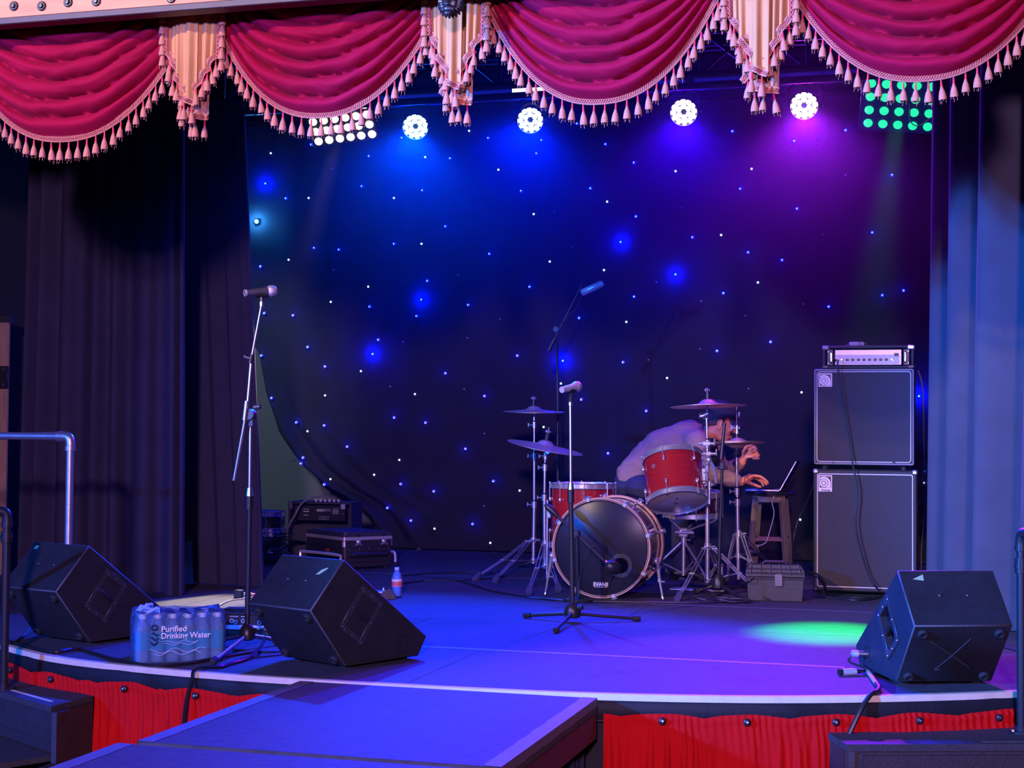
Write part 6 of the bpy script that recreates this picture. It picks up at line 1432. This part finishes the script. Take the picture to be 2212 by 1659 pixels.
t.part('tape_wrap', MB().cyl((-.07, .006, h), (-.16, .015, h), .0205, n=16), mat('grey_tape_wrap', (.12, .10, .14), .6)); t.part('flange', MB().lathe([(.05, 0), (.05, .008), (.026, .010), (.026, .03)], 20, 0), GALV)
t.part('end_post', MB().cyl((-1.3, .12, .004), (-1.3, .12, h), .0185, n=16), GALV)
pb = at_z(8, 1489, -.125); t = T('pipe_railing', 'black pipe handrail post on the left steps', 'railing', pb); h = at_y(8, 1104, pb.y).z+.125
t.part('post', MB().cyl((0, 0, .004), (0, 0, h-.05), .0170, n=16), BLKMET); elbow(t, (0, 0, h), (0, 0, -1), (-.8, -.6, 0), .017, BLKMET); t.part('hand_rail', MB().cyl((-.04, -.03, h), (-.9, -.68, h-.25), .017, n=16), BLKMET)
t.part('coupling', MB().cyl((0, 0, h-.13), (0, 0, h-.085), .0235, n=16).cyl((0, 0, h-.115), (0, 0, h-.100), .026, n=16), BLKMET); t.part('flange', MB().lathe([(.045, 0), (.045, .008), (.024, .010), (.024, .025)], 20, 0), BLKMET)
pb = at_z(2207, 1583, -.125); t = T('pipe_railing', 'black pipe handrail post on the right steps', 'railing', pb); h = at_y(2200, 1150, pb.y).z+.125
t.part('post', MB().cyl((0, 0, .004), (0, 0, h-.05), .0170, n=16), BLKMET); elbow(t, (0, 0, h), (0, 0, -1), (.5, -.85, 0), .017, BLKMET); t.part('hand_rail', MB().cyl((.02, -.035, h), (.5, -.85, h-.25), .017, n=16), BLKMET)
t.part('coupling', MB().cyl((0, 0, h-.15), (0, 0, h-.095), .0235, n=16).cyl((0, 0, h-.13), (0, 0, h-.115), .026, n=16), BLKMET)
fo = t.part('flange', MB().lathe([(.045, 0), (.045, .008), (.024, .010), (.024, .025)], 20, 0), BLKMET)
for k in range(4): t.part('flange_bolt', MB().lathe([(.008, .008), (.008, .013), (1e-5, .014)], 6, 0, Matrix.Translation((.034*math.cos(k*1.57+.4), .034*math.sin(k*1.57+.4), 0))), STEEL, fo)
# ------------------------------------------------------------------ the drummer, bent over the laptop
def fuse(mb, name, m, parent, vox, smooth=6, wr=None):
    me = bpy.data.meshes.new(name); me.from_pydata(mb.v, [], mb.f); me.materials.append(m)
    bm = bmesh.new(); bm.from_mesh(me); bmesh.ops.remove_doubles(bm, verts=bm.verts, dist=1e-7); bmesh.ops.recalc_face_normals(bm, faces=bm.faces); bm.to_mesh(me); bm.free()
    o = bpy.data.objects.new(name, me); COL.objects.link(o)
    md = o.modifiers.new('r', 'REMESH'); md.mode = 'VOXEL'; md.voxel_size = vox
    if smooth: ms = o.modifiers.new('s', 'SMOOTH'); ms.iterations = smooth; ms.factor = .5
    dg = bpy.context.evaluated_depsgraph_get(); dg.update(); n = bpy.data.meshes.new_from_object(o.evaluated_get(dg)); o.modifiers.clear(); o.data = n; n.name = name
    if not n.materials: n.materials.append(m)
    if wr:
        co = [(v, v.co.copy(), v.normal.copy()) for v in n.vertices]
        for v, c, nn in co: v.co = c + nn*wr(c)
    for p in n.polygons: p.use_smooth = True; p.material_index = 0
    o.parent = parent; return o
def cap(m, p, q, r0, r1, n=14):
    m.cyl(p, q, r0, r1, n=n); m.ball(p, r0, n, 8); m.ball(q, r1, n, 8); return m
def chain(m, pts, n=14):
    for (p, a), (q, b) in zip(pts, pts[1:]): cap(m, p, q, a, b, n)
YP = 10.18; Xr = V(.96, .28, 0)
base = at_z(1405, 1240); base = V(at_y(1405, 1200, YP).x, YP, 0)
t = T('person', 'person in a taupe shirt, jeans and dark cap bending over the laptop behind the drums', 'person', base); L = t.L
f = lambda u, v, Y=YP: L(at_y(u, v, Y))
pel, low, mid, che, nb0, nt0 = f(1376, 1046), f(1392, 1008), f(1430, 974), f(1488, 952), f(1522, 938), f(1546, 928)
shN, elN, wrN = f(1508, 956, YP-.17), f(1518, 1020, YP-.22), f(1600, 1041, YP-.16)
shF, elF, wrF = f(1530, 955, YP+.17), f(1560, 1026, YP+.24), f(1603, 999, YP+.16)
hipN, knN, anN = f(1384, 1056, YP-.10), f(1470, 1084, YP-.06), f(1470, 1226, YP+.0)
hipF, knF, anF = f(1384, 1056, YP+.12), f(1478, 1084, YP+.24), f(1492, 1222, YP+.24)
anN.z = anF.z = .085
m = MB()
chain(m, [(pel, .118), (low, .118), (mid, .128), (che, .122), (nb0, .060), (nt0, .056)])
for sh, el, wr, hp, kn, an in ((shN, elN, wrN, hipN, knN, anN), (shF, elF, wrF, hipF, knF, anF)):
    chain(m, [(che, .085), (sh, .060), (el, .043), (wr, .029)]); chain(m, [(pel, .10), (hp, .082), (kn, .056), (an, .040)])
# head
hc = f(1557, 914); ta = math.radians(17); fd_ = Xr*math.cos(ta) - V(0, 0, 1)*math.sin(ta); upv = Xr*math.sin(ta) + V(0, 0, 1)*math.cos(ta); lat = upv.cross(fd_).normalized()
HF = Matrix((fd_, lat, upv)).transposed().to_4x4(); HF = HF @ Matrix.Scale(1.07, 4); HF.translation = hc     # x face, y side, z crown
def hb(c, r, sc): m.ball((0, 0, 0), r, 20, 14, 0, HF @ Matrix.Translation(c), sc)
hb((-.012, 0, .028), .092, (1.04, .80, .90)); hb((.012, 0, -.020), .078, (1.0, .84, 1.05)); hb((.030, 0, -.072), .050, (1.05, .95, .80)); hb((.062, 0, -.098), .020, (1, 1.3, .8))
hb((.082, 0, .022), .020, (.8, 2.2, .6)); cap(m, HF @ V(.084, 0, .012), HF @ V(.112, 0, -.026), .009, .013, 10); hb((.098, .010, -.030), .008, (1, 1, .8)); hb((.098, -.010, -.030), .008, (1, 1, .8))
hb((.086, 0, -.058), .012, (.8, 1.7, .5)); hb((.083, 0, -.070), .012, (.8, 1.6, .55)); hb((.058, .042, -.025), .022, (1, .7, .8)); hb((.058, -.042, -.025), .022, (1, .7, .8))
for sg in (-1, 1):
    e0 = V(-.012, sg*.077, -.012)
    m.tube([HF @ (e0+V(.012*math.sin(a)*(1 if True else 1)-.004, sg*.008, .030*math.cos(a))) for a in [i*2*PI/14 for i in range(14)]], .0055, 7, 0, None, 0, None, True)
    m.ball((0, 0, 0), .020, 12, 8, 0, HF @ Matrix.Translation(e0+V(-.002, sg*.002, 0)), (.75, .35, 1.4)); m.ball((0, 0, 0), .008, 10, 8, 0, HF @ Matrix.Translation(e0+V(.002, sg*.006, -.032)), (1, .7, 1.2))
cap(m, nt0, HF @ V(-.02, 0, -.05), .056, .052)
# near hand reaching down to the keyboard
def hand(wr, pf, fingers, thumb, pw):
    cap(m, wr, pf, .026, .024); 
    for fg in fingers: 
        p0 = fg[0]; cap(m, wr.lerp(p0, .35), p0, .015, .012, 10); chain(m, [(fg[0], .0105), (fg[1], .0095), (fg[2], .0085), (fg[3], .0070)], 10)
    chain(m, [(wr.lerp(pf, .25), .014), (thumb[0], .0125), (thumb[1], .0105), (thumb[2], .008)], 10)
YN = YP-.16
fin = [[f(1626, 1027+k*1.5, YN-.035+k*.024), f(1640+[2, 3, 1, -3][k], 1029+k*2, YN-.036+k*.024), f(1649+[3, 4, 1, -4][k], 1035+k*2, YN-.036+k*.023), f(1656+[3, 3, -1, -7][k], 1042+k*2.5, YN-.036+k*.022)] for k in range(4)]
hand(wrN, f(1620, 1031, YN), fin, [f(1622, 1044, YN-.05), f(1634, 1049, YN-.055), f(1643, 1052, YN-.05)], .04)
YT = YP+.16
fin = [[f(1612, 966+k*7.0, YT-.022), f(1630+[0, 3, 6, 5][k], 965+k*7.0, YT-.030), f(1637+[-3, 0, 3, 2][k], 969+k*7.2, YT-.018), f(1625+[-2, 0, 2, 2][k], 970+k*7.0, YT-.046)] for k in range(4)]
hand(wrF, f(1613, 978, YT), fin, [f(1606, 976, YT-.045), f(1612, 964, YT-.055), f(1625, 961, YT-.05)], .04)
body = fuse(m, 'body', SKIN, t.o, .0036, 3)
# clothes
m = MB()
chain(m, [(f(1374, 1030), .136), (low, .134), (mid, .146), (che, .140), (f(1508, 947), .082)], 20)
for sh, el, wr in ((shN, elN, wrN), (shF, elF, wrF)):
    cf = el.lerp(wr, .86); chain(m, [(che, .110), (sh, .080), (el, .062), (el.lerp(cf, .6), .054)], 16); cap(m, el.lerp(cf, .6), cf, .054, .044, 16)
def wrink(c): return .010*noise.noise(V(c.x*9, c.y*14, c.z*20)) + .0045*noise.noise(V(c.x*26, c.y*30, c.z*40)) 
sh_o = fuse(m, 'shirt', SHIRT, t.o, .0085, 5, wrink)
m = MB(); cN = V(nt0.x, nt0.y, nt0.z)
Fc = axis_frame(nb0.lerp(nt0, -.12), nt0-nb0); t.part('collar', MB().lathe([(.074, -.028), (.078, .010), (.070, .022), (.066, .010), (.066, -.02)], 24, 0, Fc), SHIRT, sh_o)
m = MB(); cap(m, f(1532, 962, YP-.02), f(1540, 1000, YP), .055, .05, 16); t.part('undershirt', m, mat('black_undershirt', (.012, .012, .015), .9))
for (p, q) in ((f(1430, 925), f(1448, 965)), (f(1470, 915, YP-.12), f(1520, 940, YP-.20))): pass
m = MB(); chain(m, [(f(1366, 1048), .126), (f(1380, 1052), .122)], 18)
for hp, kn, an in ((hipN, knN, anN), (hipF, knF, anF)): chain(m, [(pel, .112), (hp, .100), (kn, .072), (kn.lerp(an, .5), .062), (an+V(0, 0, .02), .060)], 16)
jo = fuse(m, 'jeans', JEAN, t.o, .0085, 4, lambda c: .004*noise.noise(c*20))
for an in (anN, anF):
    m = MB(); a = an+V(0, 0, -.035); cap(m, a+V(-.03, -.01, -.01), a+V(.15, .03, -.018), .040, .032, 14); m.box((a.x+.055, a.y+.01, .010), (.26, .085, .018), 0, Matrix.Identity(4), .008); t.part('shoe', m, BLKPL)
# hair, cap
m = MB(); nn = 26; Pq = []
for j in range(9):
    for i in range(nn+1):
        a = lerp(-1.80, 1.80, i/nn) + PI; fr2 = abs(a-PI)/1.8; zz = lerp(.050, lerp(-.046, -.012, min(1, fr2*1.15)**2), j/8); sc = math.sqrt(max(.05, 1-((zz-.015)/.115)**2))
        x, y = .099*sc*math.cos(a)-.012, .0775*sc*math.sin(a)
        Pq.append(HF @ V(x, y, zz + .003*noise.noise((i*.9, j, 1))))
m.grid(Pq, nn+1, 9); hr = t.part('hair', m, HAIR, fixn=False, ang=80)
md = hr.modifiers.new('th', 'SOLIDIFY'); md.thickness = .005; md.offset = -1
CP = HF @ Matrix.Translation((-.008, 0, .044)) @ Matrix.Rotation(.06, 4, 'Y')
pr = [(1.0-0.0, 0), (1.0, .016), (.985, .035), (.92, .060), (.76, .080), (.50, .092), (.22, .096), (1e-4, .097)]
cp = t.part('cap', MB().lathe([(a*.101, b) for a, b in pr], 32, 0, CP @ Matrix.Diagonal((1.03, .86, 1, 1)), None, False), CAPM)
md = cp.modifiers.new('th', 'SOLIDIFY'); md.thickness = .003
m = MB(); Pq = []; nn = 16
for j in range(6):
    for i in range(nn+1):
        a = lerp(-1.15, 1.15, i/nn); r = lerp(.098, .098+.072*math.cos(a*.62), j/5); x, y = r*math.cos(a)*1.03, r*math.sin(a)*.88
        Pq.append(CP @ V(x, y, .006 - .9*y*y*3.0 - .16*(x-.06)*(j/5)))
m.grid(Pq, nn+1, 6); br = t.part('cap_brim', m, CAPM, cp, fixn=False); md = br.modifiers.new('th', 'SOLIDIFY'); md.thickness = .004
t.part('cap_button', MB().ball(CP @ V(0, 0, .098), .007, 10, 6), CAPM, cp)
lm = CP @ Matrix.Rotation(-.42, 4, 'Z') @ frame((.1035, 0, .040), (0, 1, 0), (1, 0, .28))
text('cap_lettering', 'N', .052, lm, WHITE, cp, .0012, 0, 'CENTER', .8, .0012); text('cap_lettering', 'Y', .056, lm @ Matrix.Translation((0, -.002, .001)), WHITE, cp, .0012, 0, 'CENTER', .8, .0010)
for sg in (-1, 1):
    ey = t.part('eye', MB().ball(HF @ V(.079, sg*.031, .004), .0115, 12, 8), WHITE); t.part('iris', MB().ball(HF @ V(.0885, sg*.032, .001), .0045, 10, 6), HAIR, ey)
    t.part('eyebrow', MB().tube([HF @ V(.082, sg*.048, .022), HF @ V(.092, sg*.032, .027), HF @ V(.094, sg*.016, .023)], .004, 6), HAIR)
# ------------------------------------------------------------------ thin stage haze
hz = MB().box((-2.75, 9.2, 1.9), (6.6, 5.4, 3.75)).build('stage_haze', [])
hm = bpy.data.materials.new('stage_haze'); hm.use_nodes = True; nt = hm.node_tree
nt.nodes.remove(nt.nodes['Principled BSDF']); vs = nt.nodes.new('ShaderNodeVolumeScatter')
vs.inputs['Density'].default_value = 0.0023; vs.inputs['Anisotropy'].default_value = 0.82; vs.inputs['Color'].default_value = (.8, .85, 1, 1)
nt.links.new(vs.outputs[0], nt.nodes['Material Output'].inputs['Volume']); hz.data.materials.append(hm)
tag(hz, 'thin theatrical haze hanging in the stage air', 'haze', kind='stuff')
